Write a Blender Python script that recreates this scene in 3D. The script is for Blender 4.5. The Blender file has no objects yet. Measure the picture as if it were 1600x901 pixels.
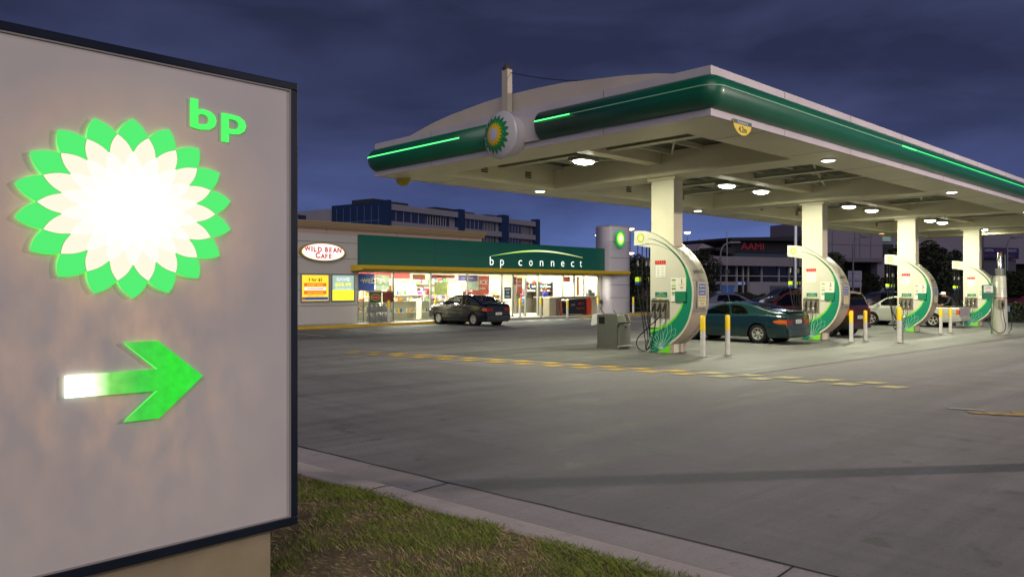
import bpy, bmesh, math, random
from mathutils import Vector, Matrix
from math import sin, cos, pi, sqrt, radians, atan2
C = bpy.context.scene
R = random.Random(7)
COL = C.collection
# ------------------------------------------------------------------ camera
YAW = radians(43.8)                       # X runs along the forecourt, Y towards the shop
cam_d = bpy.data.cameras.new('camera'); cam = bpy.data.objects.new('camera', cam_d); COL.objects.link(cam)
cam.location = (0, 0, 1.6); cam.rotation_euler = (pi/2, 0, -YAW)
cam_d.sensor_width = 36; cam_d.lens = 1213/1600*36; cam_d.shift_y = -1.5/1600
cam_d.clip_start = 0.05; cam_d.clip_end = 3000
C.camera = cam
C.view_settings.view_transform = 'Standard'; C.view_settings.look = 'None'
C.view_settings.exposure = 0.0; C.view_settings.gamma = 1
C.render.engine = 'CYCLES'
try:
    C.cycles.use_denoising = True
    C.cycles.max_bounces = 6; C.cycles.diffuse_bounces = 3; C.cycles.glossy_bounces = 3
    C.cycles.transparent_max_bounces = 12; C.cycles.sample_clamp_indirect = 4
    C.cycles.blur_glossy = 0.6
except Exception: pass

def lin(h):
    h = h.lstrip('#'); o = []
    for i in (0, 2, 4):
        c = int(h[i:i+2], 16)/255; o.append(c/12.92 if c <= .04045 else ((c+.055)/1.055)**2.4)
    return (*o, 1)

# ------------------------------------------------------------------ sky: dusk cloud cover
w = bpy.data.worlds.new('World'); C.world = w; w.use_nodes = True
nt = w.node_tree; N = nt.nodes; L = nt.links; N.clear()
out = N.new('ShaderNodeOutputWorld'); bg = N.new('ShaderNodeBackground'); L.new(bg.outputs[0], out.inputs[0])
sky = N.new('ShaderNodeTexSky'); sky.sky_type = 'NISHITA'; sky.sun_disc = False
SUN_ROT = radians(200)
sky.sun_elevation = radians(-3.5); sky.sun_rotation = SUN_ROT
tc = N.new('ShaderNodeTexCoord'); sep = N.new('ShaderNodeSeparateXYZ'); L.new(tc.outputs['Generated'], sep.inputs[0])
ramp = N.new('ShaderNodeValToRGB'); L.new(sep.outputs[2], ramp.inputs[0])
e = ramp.color_ramp.elements; e[0].position = 0.0; e[0].color = lin('646a9c'); e[1].position = 1.0; e[1].color = lin('262c48')
for p, c in ((0.06, '50639a'), (0.12, '404b78'), (0.2, '353d60'), (0.4, '2d324f')):
    q = e.new(p); q.color = lin(c)
mp = N.new('ShaderNodeMapping'); mp.inputs['Scale'].default_value = (1.2, 1.2, 3.8); mp.inputs['Rotation'].default_value = (0, 0.12, 0.6); L.new(tc.outputs['Generated'], mp.inputs[0])
no = N.new('ShaderNodeTexNoise'); no.inputs['Scale'].default_value = 2.9; no.inputs['Detail'].default_value = 7; no.inputs['Roughness'].default_value = .5
no.inputs['Distortion'].default_value = .35
L.new(mp.outputs[0], no.inputs['Vector'])
cr = N.new('ShaderNodeValToRGB'); L.new(no.outputs[0], cr.inputs[0])
cr.color_ramp.elements[0].position = .36; cr.color_ramp.elements[0].color = (.68, .70, .74, 1)
cr.color_ramp.elements[1].position = .66; cr.color_ramp.elements[1].color = (1.46, 1.42, 1.38, 1)
mx = N.new('ShaderNodeMix'); mx.data_type = 'RGBA'; mx.blend_type = 'MULTIPLY'; mx.inputs[0].default_value = 1
L.new(ramp.outputs[0], mx.inputs[6]); L.new(cr.outputs[0], mx.inputs[7])
ad = N.new('ShaderNodeMix'); ad.data_type = 'RGBA'; ad.blend_type = 'ADD'; ad.inputs[0].default_value = .12
L.new(mx.outputs[2], ad.inputs[6]); L.new(sky.outputs[0], ad.inputs[7])
L.new(ad.outputs[2], bg.inputs[0]); bg.inputs[1].default_value = .92
# afterglow of the evening sky behind the camera, very soft
sd = bpy.data.lights.new('sun', 'SUN'); sd.energy = 1.5; sd.angle = radians(50); sd.color = (1, .905, .87)
so = bpy.data.objects.new('sun', sd); COL.objects.link(so)
so.rotation_euler = Vector((-.62, -.80, .58)).to_track_quat('Z', 'Y').to_euler()

# ------------------------------------------------------------------ materials
MATS = {}
def mat(name, col, rough=.6, metal=0, emit=None, es=0, coat=0, noise=0, nscale=8, bump=0, bscale=60, spec=.5, stretch=None, noise2=None, trans=None):
    if name in MATS: return MATS[name]
    m = bpy.data.materials.new(name); m.use_nodes = True; MATS[name] = m
    n = m.node_tree.nodes; l = m.node_tree.links; b = n['Principled BSDF']
    if isinstance(col, str): col = lin(col)
    b.inputs['Base Color'].default_value = col; b.inputs['Roughness'].default_value = rough; b.inputs['Metallic'].default_value = metal
    b.inputs['Specular IOR Level'].default_value = spec; b.inputs['Coat Weight'].default_value = coat; b.inputs['Coat Roughness'].default_value = .08
    if emit:
        b.inputs['Emission Color'].default_value = lin(emit) if isinstance(emit, str) else emit; b.inputs['Emission Strength'].default_value = es
    if noise or bump:
        t = n.new('ShaderNodeTexCoord'); v = t.outputs['Object']
        if stretch:
            mp = n.new('ShaderNodeMapping'); mp.inputs['Scale'].default_value = stretch; l.new(v, mp.inputs[0]); v = mp.outputs[0]
    if noise:
        a = n.new('ShaderNodeTexNoise'); a.inputs['Scale'].default_value = nscale; a.inputs['Detail'].default_value = 6; l.new(v, a.inputs['Vector'])
        r = n.new('ShaderNodeMapRange'); r.inputs[1].default_value = .3; r.inputs[2].default_value = .7; r.inputs[3].default_value = 1-noise; r.inputs[4].default_value = 1+noise*.6
        l.new(a.outputs[0], r.inputs[0])
        x = n.new('ShaderNodeMix'); x.data_type = 'RGBA'; x.blend_type = 'MULTIPLY'; x.inputs[0].default_value = 1; x.inputs[6].default_value = col; l.new(r.outputs[0], x.inputs[7])
        l.new(x.outputs[2], b.inputs['Base Color'])
        r2 = n.new('ShaderNodeMapRange'); r2.inputs[3].default_value = max(.03, rough-.1); r2.inputs[4].default_value = min(1, rough+.12); l.new(a.outputs[0], r2.inputs[0]); l.new(r2.outputs[0], b.inputs['Roughness'])
    if bump:
        a = n.new('ShaderNodeTexNoise'); a.inputs['Scale'].default_value = bscale; a.inputs['Detail'].default_value = 4; l.new(v, a.inputs['Vector'])
        q = n.new('ShaderNodeBump'); q.inputs['Strength'].default_value = bump; q.inputs['Distance'].default_value = .02; l.new(a.outputs[0], q.inputs['Height']); l.new(q.outputs[0], b.inputs['Normal'])
    return m
def glass(name, tint=(.8, .9, .85, 1), refl=.12, rough=.02):
    if name in MATS: return MATS[name]
    m = bpy.data.materials.new(name); m.use_nodes = True; MATS[name] = m
    n = m.node_tree.nodes; l = m.node_tree.links; n.clear()
    o = n.new('ShaderNodeOutputMaterial'); t = n.new('ShaderNodeBsdfTransparent'); g = n.new('ShaderNodeBsdfGlossy'); x = n.new('ShaderNodeMixShader'); f = n.new('ShaderNodeLayerWeight'); f.inputs[0].default_value = .5; pw = n.new('ShaderNodeMath'); pw.operation = 'POWER'; pw.inputs[1].default_value = 4; l.new(f.outputs['Facing'], pw.inputs[0]); ml = n.new('ShaderNodeMath'); ml.operation = 'MULTIPLY'; ml.inputs[1].default_value = .8; l.new(pw.outputs[0], ml.inputs[0])
    t.inputs[0].default_value = tint; g.inputs['Roughness'].default_value = rough
    a = n.new('ShaderNodeMath'); a.operation = 'ADD'; a.inputs[1].default_value = refl*.4; l.new(ml.outputs[0], a.inputs[0])
    l.new(a.outputs[0], x.inputs[0]); l.new(t.outputs[0], x.inputs[1]); l.new(g.outputs[0], x.inputs[2]); l.new(x.outputs[0], o.inputs[0])
    return m
def emi(name, col, s): return mat(name, col, .5, emit=col, es=s)

# ------------------------------------------------------------------ mesh builder
_tc = {}
def text_geo(s, bold=0.0):
    k = (s, bold)
    if k in _tc: return _tc[k]
    cu = bpy.data.curves.new('txt', 'FONT'); cu.body = s; cu.size = 1; cu.offset = bold; cu.resolution_u = 3; cu.fill_mode = 'FRONT'; cu.align_x = 'LEFT'
    o = bpy.data.objects.new('txt', cu); COL.objects.link(o)
    dg = bpy.context.evaluated_depsgraph_get(); me = bpy.data.meshes.new_from_object(o.evaluated_get(dg))
    vs = [tuple(v.co) for v in me.vertices]; fs = [tuple(p.vertices) for p in me.polygons]
    bpy.data.objects.remove(o); bpy.data.curves.remove(cu); bpy.data.meshes.remove(me)
    _tc[k] = (vs, fs); return vs, fs
class MB:
    def __init__(s): s.v = []; s.f = []; s.mi = []; s.sm = []
    def add(s, vs, fs, mi=0, smooth=False):
        o = len(s.v); s.v += [tuple(v) for v in vs]
        for f in fs: s.f.append(tuple(i+o for i in f)); s.mi.append(mi); s.sm.append(smooth)
        return s
    def box(s, x0, y0, z0, x1, y1, z1, mi=0, M=None):
        vs = [(x, y, z) for z in (z0, z1) for y in (y0, y1) for x in (x0, x1)]
        if M is not None: vs = [tuple(M @ Vector(v)) for v in vs]
        return s.add(vs, [(0, 2, 3, 1), (4, 5, 7, 6), (0, 1, 5, 4), (2, 6, 7, 3), (1, 3, 7, 5), (0, 4, 6, 2)], mi)
    def bbox(s, x0, y0, z0, x1, y1, z1, b=.02, mi=0):          # box with bevelled vertical and top edges
        ring = []
        for (cx, cy, a0) in ((x1-b, y1-b, 0), (x0+b, y1-b, 90), (x0+b, y0+b, 180), (x1-b, y0+b, 270)):
            for k in range(4):
                a = radians(a0+30*k); ring.append((cx, cy, cos(a)*b, sin(a)*b))
        n = len(ring); vs = []
        for z, q in ((z0, 1), (z1-b, 1), (z1-b*.3, .7), (z1, .2)):
            for (cx, cy, dx, dy) in ring: vs.append((cx+dx*q, cy+dy*q, z))
        fs = [(j*n+i, j*n+(i+1) % n, (j+1)*n+(i+1) % n, (j+1)*n+i) for j in range(3) for i in range(n)]
        fs.append(tuple(3*n+i for i in range(n))); fs.append(tuple(reversed(range(n))))
        return s.add(vs, fs, mi)
    def prism(s, poly, axis, a, b, mi=0, cap_mi=None, smooth=False):
        # poly in the plane normal to axis ('x': (y,z), 'y': (x,z), 'z': (x,y)), extruded from a to b
        n = len(poly)
        def p3(p, t): return (t, p[0], p[1]) if axis == 'x' else (p[0], t, p[1]) if axis == 'y' else (p[0], p[1], t)
        vs = [p3(p, a) for p in poly]+[p3(p, b) for p in poly]
        s.add(vs, [(i, (i+1) % n, n+(i+1) % n, n+i) for i in range(n)], mi, smooth)
        cm = mi if cap_mi is None else cap_mi
        s.add(vs, [tuple(range(n)), tuple(reversed(range(n, 2*n)))], cm)
        return s
    def cyl(s, p0, p1, r0, r1=None, n=12, mi=0, caps=True):
        r1 = r0 if r1 is None else r1; p0 = Vector(p0); p1 = Vector(p1); d = (p1-p0).normalized()
        a = d.orthogonal().normalized(); b = d.cross(a)
        vs = [p0+(a*cos(2*pi*i/n)+b*sin(2*pi*i/n))*r0 for i in range(n)]+[p1+(a*cos(2*pi*i/n)+b*sin(2*pi*i/n))*r1 for i in range(n)]
        s.add(vs, [(i, (i+1) % n, n+(i+1) % n, n+i) for i in range(n)], mi, True)
        if caps: s.add(vs, [tuple(reversed(range(n))), tuple(range(n, 2*n))], mi)
        return s
    def tube(s, pts, r, n=8, mi=0):
        pts = [Vector(p) for p in pts]; vs = []; a = None
        for i, p in enumerate(pts):
            d = (pts[min(i+1, len(pts)-1)]-pts[max(i-1, 0)]).normalized()
            a = d.orthogonal().normalized() if a is None else (a-d*a.dot(d)).normalized()
            b = d.cross(a); rr = r[i] if isinstance(r, (list, tuple)) else r
            vs += [p+(a*cos(2*pi*k/n)+b*sin(2*pi*k/n))*rr for k in range(n)]
        m = len(pts)
        s.add(vs, [(j*n+i, j*n+(i+1) % n, (j+1)*n+(i+1) % n, (j+1)*n+i) for j in range(m-1) for i in range(n)], mi, True)
        s.add(vs, [tuple(reversed(range(n))), tuple(range((m-1)*n, m*n))], mi)
        return s
    def lathe(s, prof, o=(0, 0, 0), n=20, mi=0, axis='z', smooth=True, caps=True):
        vs = []
        for (r, t) in prof:
            for k in range(n):
                a = 2*pi*k/n; x, y = r*cos(a), r*sin(a)
                q = (x, y, t) if axis == 'z' else (x, t, y) if axis == 'y' else (t, x, y)
                vs.append((q[0]+o[0], q[1]+o[1], q[2]+o[2]))
        m = len(prof)
        s.add(vs, [(j*n+i, j*n+(i+1) % n, (j+1)*n+(i+1) % n, (j+1)*n+i) for j in range(m-1) for i in range(n)], mi, smooth)
        if caps: s.add(vs, [tuple(reversed(range(n))), tuple(range((m-1)*n, m*n))], mi)
        return s
    def text(s, t, o, right, up, size, mi=0, bold=0.0, center=False, fit=None, depth=0):
        vs, fs = text_geo(t, bold); o = Vector(o); right = Vector(right).normalized(); up = Vector(up).normalized(); nrm = right.cross(up)
        if not vs: return s
        xs = [v[0] for v in vs]; x0, x1 = min(xs), max(xs); kx = size if fit is None else fit/(x1-x0)
        off = -(x0+x1)/2 if center else -x0
        V = [o+right*((v[0]+off)*kx)+up*(v[1]*size)+nrm*depth for v in vs]
        s.add(V, fs, mi)
        return s
    def quad(s, a, b, c, d, mi=0): return s.add([a, b, c, d], [(0, 1, 2, 3)], mi)
    def build(s, name, mats, parent=None, loc=None, rz=0, sm=None, bevel=0):
        me = bpy.data.meshes.new(name); me.from_pydata(s.v, [], s.f)
        if not isinstance(mats, (list, tuple)): mats = [mats]
        for m in mats: me.materials.append(m)
        me.polygons.foreach_set('material_index', s.mi)
        me.polygons.foreach_set('use_smooth', [sm if sm is not None else q for q in s.sm]); me.update()
        bm = bmesh.new(); bm.from_mesh(me); bmesh.ops.recalc_face_normals(bm, faces=bm.faces); bm.to_mesh(me); bm.free()
        o = bpy.data.objects.new(name, me); COL.objects.link(o)
        if loc is not None: o.location = loc
        o.rotation_euler.z = rz
        if parent is not None: o.parent = parent
        if bevel:
            b = o.modifiers.new('bevel', 'BEVEL'); b.width = bevel; b.segments = 2; b.limit_method = 'ANGLE'; b.angle_limit = radians(40)
        return o
def tag(o, label=None, cat=None, group=None, kind=None):
    if label: o['label'] = label
    if cat: o['category'] = cat
    if group: o['group'] = group
    if kind: o['kind'] = kind
    return o
def thing(name, label, cat, loc=(0, 0, 0), rz=0, group=None):
    o = bpy.data.objects.new(name, None); COL.objects.link(o); o.empty_display_size = .2
    o.location = loc; o.rotation_euler.z = rz; return tag(o, label, cat, group)
def dup(root, loc=None, rz=None, label=None, group=None, swap=None):
    def rec(o, par):
        c = o.copy(); COL.objects.link(c)
        if par is not None: c.parent = par
        if swap and o.type == 'MESH':
            for k, nm in swap.items():
                if o.name.split('.')[0] == k: c.data = o.data.copy(); c.data.materials[0] = nm
        for ch in list(kids.get(o, ())): rec(ch, c)
        return c
    kids = {}
    for o in COL.objects:
        if o.parent: kids.setdefault(o.parent, []).append(o)
    r = rec(root, None)
    if loc is not None: r.location = loc
    if rz is not None: r.rotation_euler.z = rz
    if label: r['label'] = label
    if group: r['group'] = group
    return r
def smooth01(a, b, x):
    t = max(0, min(1, (x-a)/(b-a))); return t*t*(3-2*t)
def gz(u, v):
    base = -.0074*max(-30, min(u, 60)); t = smooth01(15.5, 27, v); return base*(1-t)-.14*t
def star(n, R1, R2, rot=0, ax=1.0, k=5, bulge=.16):
    # n curved petals: tips at R1, notches at R2, convex sides
    pts = []
    for i in range(n):
        for j in (0, 1):
            a0 = rot+2*pi*(i+j*.5)/n; a1 = rot+2*pi*(i+(j+1)*.5)/n
            r0, r1 = (R1, R2) if j == 0 else (R2, R1)
            p = Vector((r0*cos(a0), r0*sin(a0))); q_ = Vector((r1*cos(a1), r1*sin(a1))); d = q_-p; nn_ = Vector((d.y, -d.x))
            if nn_.dot(p) < 0: nn_ = -nn_
            for q in range(k):
                t = q/k; c = p+d*t+nn_*bulge*sin(pi*t)*.5; pts.append((c.x*ax, c.y))
    return pts
def fan(mb, pts, f3, mi=0, c=(0, 0)):
    n = len(pts); mb.add([f3(*p) for p in pts]+[f3(*c)], [(i, (i+1) % n, n) for i in range(n)], mi)

# ------------------------------------------------------------------ ground, slabs, kerb, verge
def ground_mat(name, c1, c2, stain=.5, rough=.85, streak=(.25, 1, 1)):
    m = bpy.data.materials.new(name); m.use_nodes = True; n = m.node_tree.nodes; l = m.node_tree.links; b = n['Principled BSDF']
    t = n.new('ShaderNodeTexCoord')
    def nz(scale, det, st=(1, 1, 1), rot=0):
        mp = n.new('ShaderNodeMapping'); mp.inputs['Scale'].default_value = st; mp.inputs['Rotation'].default_value = (0, 0, rot); l.new(t.outputs['Object'], mp.inputs[0])
        a = n.new('ShaderNodeTexNoise'); a.inputs['Scale'].default_value = scale; a.inputs['Detail'].default_value = det; a.inputs['Roughness'].default_value = .6; l.new(mp.outputs[0], a.inputs['Vector']); return a.outputs[0]
    def rmp(v, lo, hi, a, b_):
        r = n.new('ShaderNodeMapRange'); r.inputs[1].default_value = lo; r.inputs[2].default_value = hi; r.inputs[3].default_value = a; r.inputs[4].default_value = b_; l.new(v, r.inputs[0]); return r.outputs[0]
    def mul(a, b_):
        x = n.new('ShaderNodeMath'); x.operation = 'MULTIPLY'; l.new(a, x.inputs[0]); l.new(b_, x.inputs[1]); return x.outputs[0]
    x = n.new('ShaderNodeMix'); x.data_type = 'RGBA'; x.inputs[6].default_value = lin(c1); x.inputs[7].default_value = lin(c2)
    l.new(rmp(nz(1.3, 6, (.5, 1.3, 1), -.8), .3, .7, 0, 1), x.inputs[0])
    fine = rmp(nz(60, 4), .3, .7, .88, 1.1)
    tyre = rmp(nz(1.1, 5, (.10, 1.6, 1), .75), .42, .64, 1.05, 1-.28*stain)         # long tyre polish streaks
    tyre2 = rmp(nz(1.6, 5, (1.7, .12, 1), .1), .46, .66, 1.0, 1-.2*stain)
    spots = rmp(nz(3.2, 8), .60, .70, 1.0, 1-.5*stain)                              # oil spots
    pits = rmp(nz(14, 5, (.6, 1, 1)), .66, .74, 1.0, 1-.5*stain)
    scr = rmp(nz(5.5, 7, (.16, 2.2, 1), .72), .60, .72, 1.0, 1-.30*stain); grit = rmp(nz(38, 3), .60, .68, 1.0, 1-.45*stain)
    f = mul(mul(mul(mul(fine, tyre), mul(tyre2, spots)), pits), mul(scr, grit))
    y = n.new('ShaderNodeMix'); y.data_type = 'RGBA'; y.blend_type = 'MULTIPLY'; y.inputs[0].default_value = 1; l.new(x.outputs[2], y.inputs[6]); l.new(f, y.inputs[7])
    l.new(y.outputs[2], b.inputs['Base Color'])
    l.new(rmp(f, .5, 1.1, rough-.28, rough), b.inputs['Roughness'])
    bp = n.new('ShaderNodeBump'); bp.inputs['Strength'].default_value = .35; bp.inputs['Distance'].default_value = .006; l.new(nz(90, 5), bp.inputs['Height']); l.new(bp.outputs[0], b.inputs['Normal'])
    return m
CONC = ground_mat('driveway_concrete', '777576', '828080', 1.0)
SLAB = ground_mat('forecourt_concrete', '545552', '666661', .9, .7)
ASPH = ground_mat('asphalt', '46484c', '55575a', .5, .85)
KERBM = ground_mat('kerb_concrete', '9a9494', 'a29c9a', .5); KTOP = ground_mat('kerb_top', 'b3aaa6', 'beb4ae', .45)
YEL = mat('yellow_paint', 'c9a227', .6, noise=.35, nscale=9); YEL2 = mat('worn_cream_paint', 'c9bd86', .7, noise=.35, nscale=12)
WHP = mat('white_line_paint', 'a9aaa6', .7, noise=.3, nscale=14)

def axis_vals(lo, hi, fine_lo, fine_hi, st):
    a = []; x = fine_lo
    while x <= fine_hi+1e-6: a.append(x); x += st
    g = st*2; x = a[0]
    pre = []
    while x > lo: x -= g; g *= 1.6; pre.append(max(x, lo))
    g = st*2; x = a[-1]; post = []
    while x < hi: x += g; g *= 1.6; post.append(min(x, hi))
    return pre[::-1]+a+post
us = axis_vals(-900, 1600, -4, 60, 2.0); vs_ = axis_vals(-900, 1600, -4, 40, 1.0)
m = MB(); nv = len(vs_)
m.add([(u, v, gz(u, v)) for u in us for v in vs_], [(i*nv+j, (i+1)*nv+j, (i+1)*nv+j+1, i*nv+j+1) for i in range(len(us)-1) for j in range(nv-1)], 0, True)
tag(m.build('ground', CONC), kind='structure')
def sheet(name, poly, h, matl, grid=1.0, kind='structure', label=None, cat=None, group=None):
    # a flat marking or slab following the ground: cut into strips along its length
    bm = bmesh.new(); vv = [bm.verts.new((p[0], p[1], 0)) for p in poly]; bm.faces.new(vv)
    x0, x1 = min(p[0] for p in poly), max(p[0] for p in poly); y0, y1 = min(p[1] for p in poly), max(p[1] for p in poly)
    def cuts(lo, hi, axis, vals):
        for x in vals:
            if lo < x < hi:
                co = (x, 0, 0) if axis == 0 else (0, x, 0); no_ = (1, 0, 0) if axis == 0 else (0, 1, 0)
                bmesh.ops.bisect_plane(bm, geom=bm.verts[:]+bm.edges[:]+bm.faces[:], plane_co=co, plane_no=no_)
    cuts(x0, x1, 0, us); cuts(y0, y1, 1, vs_)
    def gl(u, v):                                   # ground height as the grid really has it
        import bisect
        i = max(0, min(len(us)-2, bisect.bisect_right(us, u)-1)); j = max(0, min(len(vs_)-2, bisect.bisect_right(vs_, v)-1))
        a = (u-us[i])/(us[i+1]-us[i]); b = (v-vs_[j])/(vs_[j+1]-vs_[j])
        return gz(us[i], vs_[j])*(1-a)*(1-b)+gz(us[i+1], vs_[j])*a*(1-b)+gz(us[i], vs_[j+1])*(1-a)*b+gz(us[i+1], vs_[j+1])*a*b
    for v in bm.verts: v.co.z = gl(v.co.x, v.co.y)+h
    me = bpy.data.meshes.new(name); bm.to_mesh(me); bm.free(); me.materials.append(matl)
    o = bpy.data.objects.new(name, me); COL.objects.link(o)
    return tag(o, label, cat, group, kind)
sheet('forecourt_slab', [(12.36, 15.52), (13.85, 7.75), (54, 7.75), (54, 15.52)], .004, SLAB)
sheet('asphalt_apron', [(-20, 23.9), (10, 23.9), (14.8, 23.0), (22.5, 23.2), (30, 25.0), (60, 27), (60, 29.2), (28, 29.2), (-20, 29.2)], .004, ASPH)
# saw-cut joints of the concrete
JM = mat('joint_sealant', '26221f', .9)
def joint(name, a, b, wd=.014, h=.008, wig=.01):
    a = Vector((*a, 0)); b = Vector((*b, 0)); d = (b-a); ln = d.length; d.normalize(); nn = Vector((-d.y, d.x, 0)); k = max(2, int(ln/.35)); lft = []; rgt = []
    for i in range(k+1):
        p = a+d*(ln*i/k)+nn*R.uniform(-wig, wig); ww = wd*R.uniform(.5, 1.3)
        lft.append((p+nn*ww)[:2]); rgt.append((p-nn*ww)[:2])
    mb = MB()
    for i in range(k): mb.quad(*[(q[0], q[1], gz(*q)+h) for q in (lft[i], lft[i+1], rgt[i+1], rgt[i])])
    return tag(mb.build(name, JM), kind='structure')
for a, b in (((12.36, 15.54), (13.85, 7.74)), ((13.85, 7.74), (50, 7.74)), ((12.36, 15.54), (50, 15.54)), ((13.85, 7.74), (16.2, -3)), ((9.8, 24), (12.36, 15.54)), ((21, 15.5), (21, 7.75)), ((30, 15.5), (30, 7.75)), ((38.5, 15.5), (38.5, 7.75))):
    joint('joint', a, b, .010)
# staggered yellow dashes
A0 = Vector((10.9, 17.75)); A1 = Vector((14.15, 4.95)); dd = (A1-A0); LN = dd.length; dd.normalize(); nn = Vector((-dd.y, dd.x)) 
n_d = 18
for i in range(n_d):
    for row in (0, 1):
        c = A0+dd*((i+.25+.5*row)*LN/n_d)+nn*(.25 if row == 0 else -.25); hl = .165+.03*R.random(); hw = .17+.03*R.random()
        sh = dd*.09
        P4 = [c-dd*hl-nn*hw-sh, c+dd*hl-nn*hw-sh, c+dd*hl+nn*hw+sh, c-dd*hl+nn*hw+sh]
        if i < 2: P4 = [c+(p-c)*(.7+.1*i) for p in P4]
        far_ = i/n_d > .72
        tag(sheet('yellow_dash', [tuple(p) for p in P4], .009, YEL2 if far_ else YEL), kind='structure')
for a, b, wd in (((11.35, 21.0), (12.4, 20.1), .05), ((11.7, 3.3), (12.25, 2.2), .12), ((12.15, 2.9), (12.6, 1.8), .10), ((11.9, 3.6), (12.05, 3.2), .05)):
    a = Vector(a); b = Vector(b); d = (b-a).normalized(); q = Vector((-d.y, d.x))*wd
    sheet('paint_line', [tuple(a-q), tuple(b-q), tuple(b+q), tuple(a+q)], .009, mat('worn_yellow', 'a08a50', .7, noise=.5, nscale=10) if wd > .08 else WHP)
for k in range(10):      # bay markings in front of the shop
    u = 28.3+k*1.1; sheet('crossing_mark', [(u, 28.6-.03*k), (u+.5, 28.6-.03*k), (u+.42, 28.0-.03*k), (u-.08, 28.0-.03*k)], .010, WHP)
for k in range(5):
    u = 14.2+k*2.7; sheet('bay_line', [(u, 24.3), (u+.1, 24.3), (u+.3, 29.0), (u+.2, 29.0)], .010, WHP)

# kerb beside the verge (rolled kerb and gutter)
KD = Vector((-.0805, 1)).normalized()           # along the kerb
def kp(t, off): # t metres along from its crossing near v=3.2
    c = Vector((3.43, 3.2))+KD*t; nrm = Vector((KD.y, -KD.x)); return c+nrm*off
prof = [(-.02, -.05), (-.02, .085), (.0, .105), (.14, .105), (.175, .098), (.215, .02), (.23, .004), (.80, .006), (.80, -.03)]
mb = MB(); st = [-14+i*.9 for i in range(30)]
for t in st:
    for (o_, h) in prof:
        p = kp(t, o_); mb.v.append((p.x, p.y, gz(p.x, p.y)+h))
k = len(prof)
mb.add([], [])
for i in range(len(st)-1):
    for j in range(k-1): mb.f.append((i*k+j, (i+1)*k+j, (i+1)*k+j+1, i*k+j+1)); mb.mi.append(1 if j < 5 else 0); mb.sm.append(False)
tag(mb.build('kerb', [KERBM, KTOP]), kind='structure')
a = kp(-14, .81); b = kp(12, .81); joint('joint', tuple(a), tuple(b), .013, .009, .012)
for t in (-3.5, -1.15, 1.75, 4.2):
    a = kp(t, .01); b = kp(t+.1, .8); mb = MB()
    for (o0, h0), (o1, h1) in zip(prof[2:7], prof[3:8]):
        p, q = kp(t, o0), kp(t, o1); p2, q2 = kp(t+.014, o0), kp(t+.014, o1); z = gz(p.x, p.y)
        mb.quad((p.x, p.y, z+h0+.004), (q.x, q.y, z+h1+.004), (q2.x, q2.y, z+h1+.004), (p2.x, p2.y, z+h0+.004))
    tag(mb.build('joint', JM), kind='structure')
# verge soil
SOIL = mat('verge_soil', '75644a', 1, noise=.5, nscale=5, bump=.8, bscale=25)
mb = MB(); nx, ny = 40, 60
def verge_h(u, v): return gz(u, v)+.075+.014*sin(u*3.1+v*1.3)+.012*sin(v*4.2-u*2)
for i in range(nx+1):
    for j in range(ny+1):
        t = -14+26*j/ny; o_ = -.02-9*(i/nx)**1.6; p = kp(t, o_); mb.v.append((p.x, p.y, verge_h(p.x, p.y) if i else gz(p.x, p.y)+.07))
for i in range(nx):
    for j in range(ny): mb.f.append((i*(ny+1)+j, (i+1)*(ny+1)+j, (i+1)*(ny+1)+j+1, i*(ny+1)+j+1)); mb.mi.append(0); mb.sm.append(True)
tag(mb.build('verge', SOIL), kind='structure')
# grass blades
def vnoise(x, y):
    return .5+.25*sin(x*2.3+1.7*sin(y*1.9))+.25*sin(y*3.1+1.3*sin(x*2.7+.5))
GR = [mat('grass_green', '7a8e2c', .7), mat('grass_olive', '8a8a44', .7), mat('grass_straw', 'b4a070', .8), mat('grass_dark', '4a5a1e', .7)]
mb = MB(); 
cnt = 0
while cnt < 140000:
    t = R.uniform(-3.2, 4.6); o_ = -R.random()**1.25*3.4; p = kp(t, o_+.01)
    if (p.x*p.x+p.y*p.y) < .7: continue
    g = vnoise(p.x*1.6, p.y*1.6)*.6+.4*vnoise(p.x*4.4+3, p.y*4.1)+(.25 if o_ > -.7 else 0)-max(0, (-o_-.7))*.16
    cnt += 1
    if R.random() > .10+g*.85: continue
    hgt = R.uniform(.018, .042)*(.55+.8*max(.1, g)); a = R.uniform(0, 2*pi); ln = R.uniform(.2, 1.3)*hgt; wd = R.uniform(.0012, .0026)
    z = verge_h(p.x, p.y)-.004; dx, dy = cos(a), sin(a)
    if g > .62: mi = R.choice((0, 0, 1, 3, 0, 1))
    elif g > .46: mi = R.choice((1, 2, 0, 3, 2))
    else:
        mi = R.choice((2, 2, 1, 0)); hgt *= .55; ln = R.uniform(.02, .06)
    mb.add([(p.x-dy*wd, p.y+dx*wd, z), (p.x+dy*wd, p.y-dx*wd, z), (p.x+dx*ln*.5+dy*wd*.7, p.y+dy*ln*.5-dx*wd*.7, z+hgt*.65), (p.x+dx*ln, p.y+dy*ln, z+hgt)], [(0, 1, 2), (0, 2, 3)], mi)
tag(mb.build('grass', GR), 'short patchy grass, green by the kerb and straw brown near the sign', 'grass', kind='stuff')
# ------------------------------------------------------------------ foreground direction sign
SIGN_P = Vector((1.80, 3.33)); SRZ = radians(2.727)
sg = thing('direction_sign', 'tall illuminated cream sign box with green flower emblem and arrow beside the grass verge', 'sign', (SIGN_P.x, SIGN_P.y, gz(1.8, 3.3)), SRZ)
Z0 = gz(1.8, 3.3)
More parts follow.
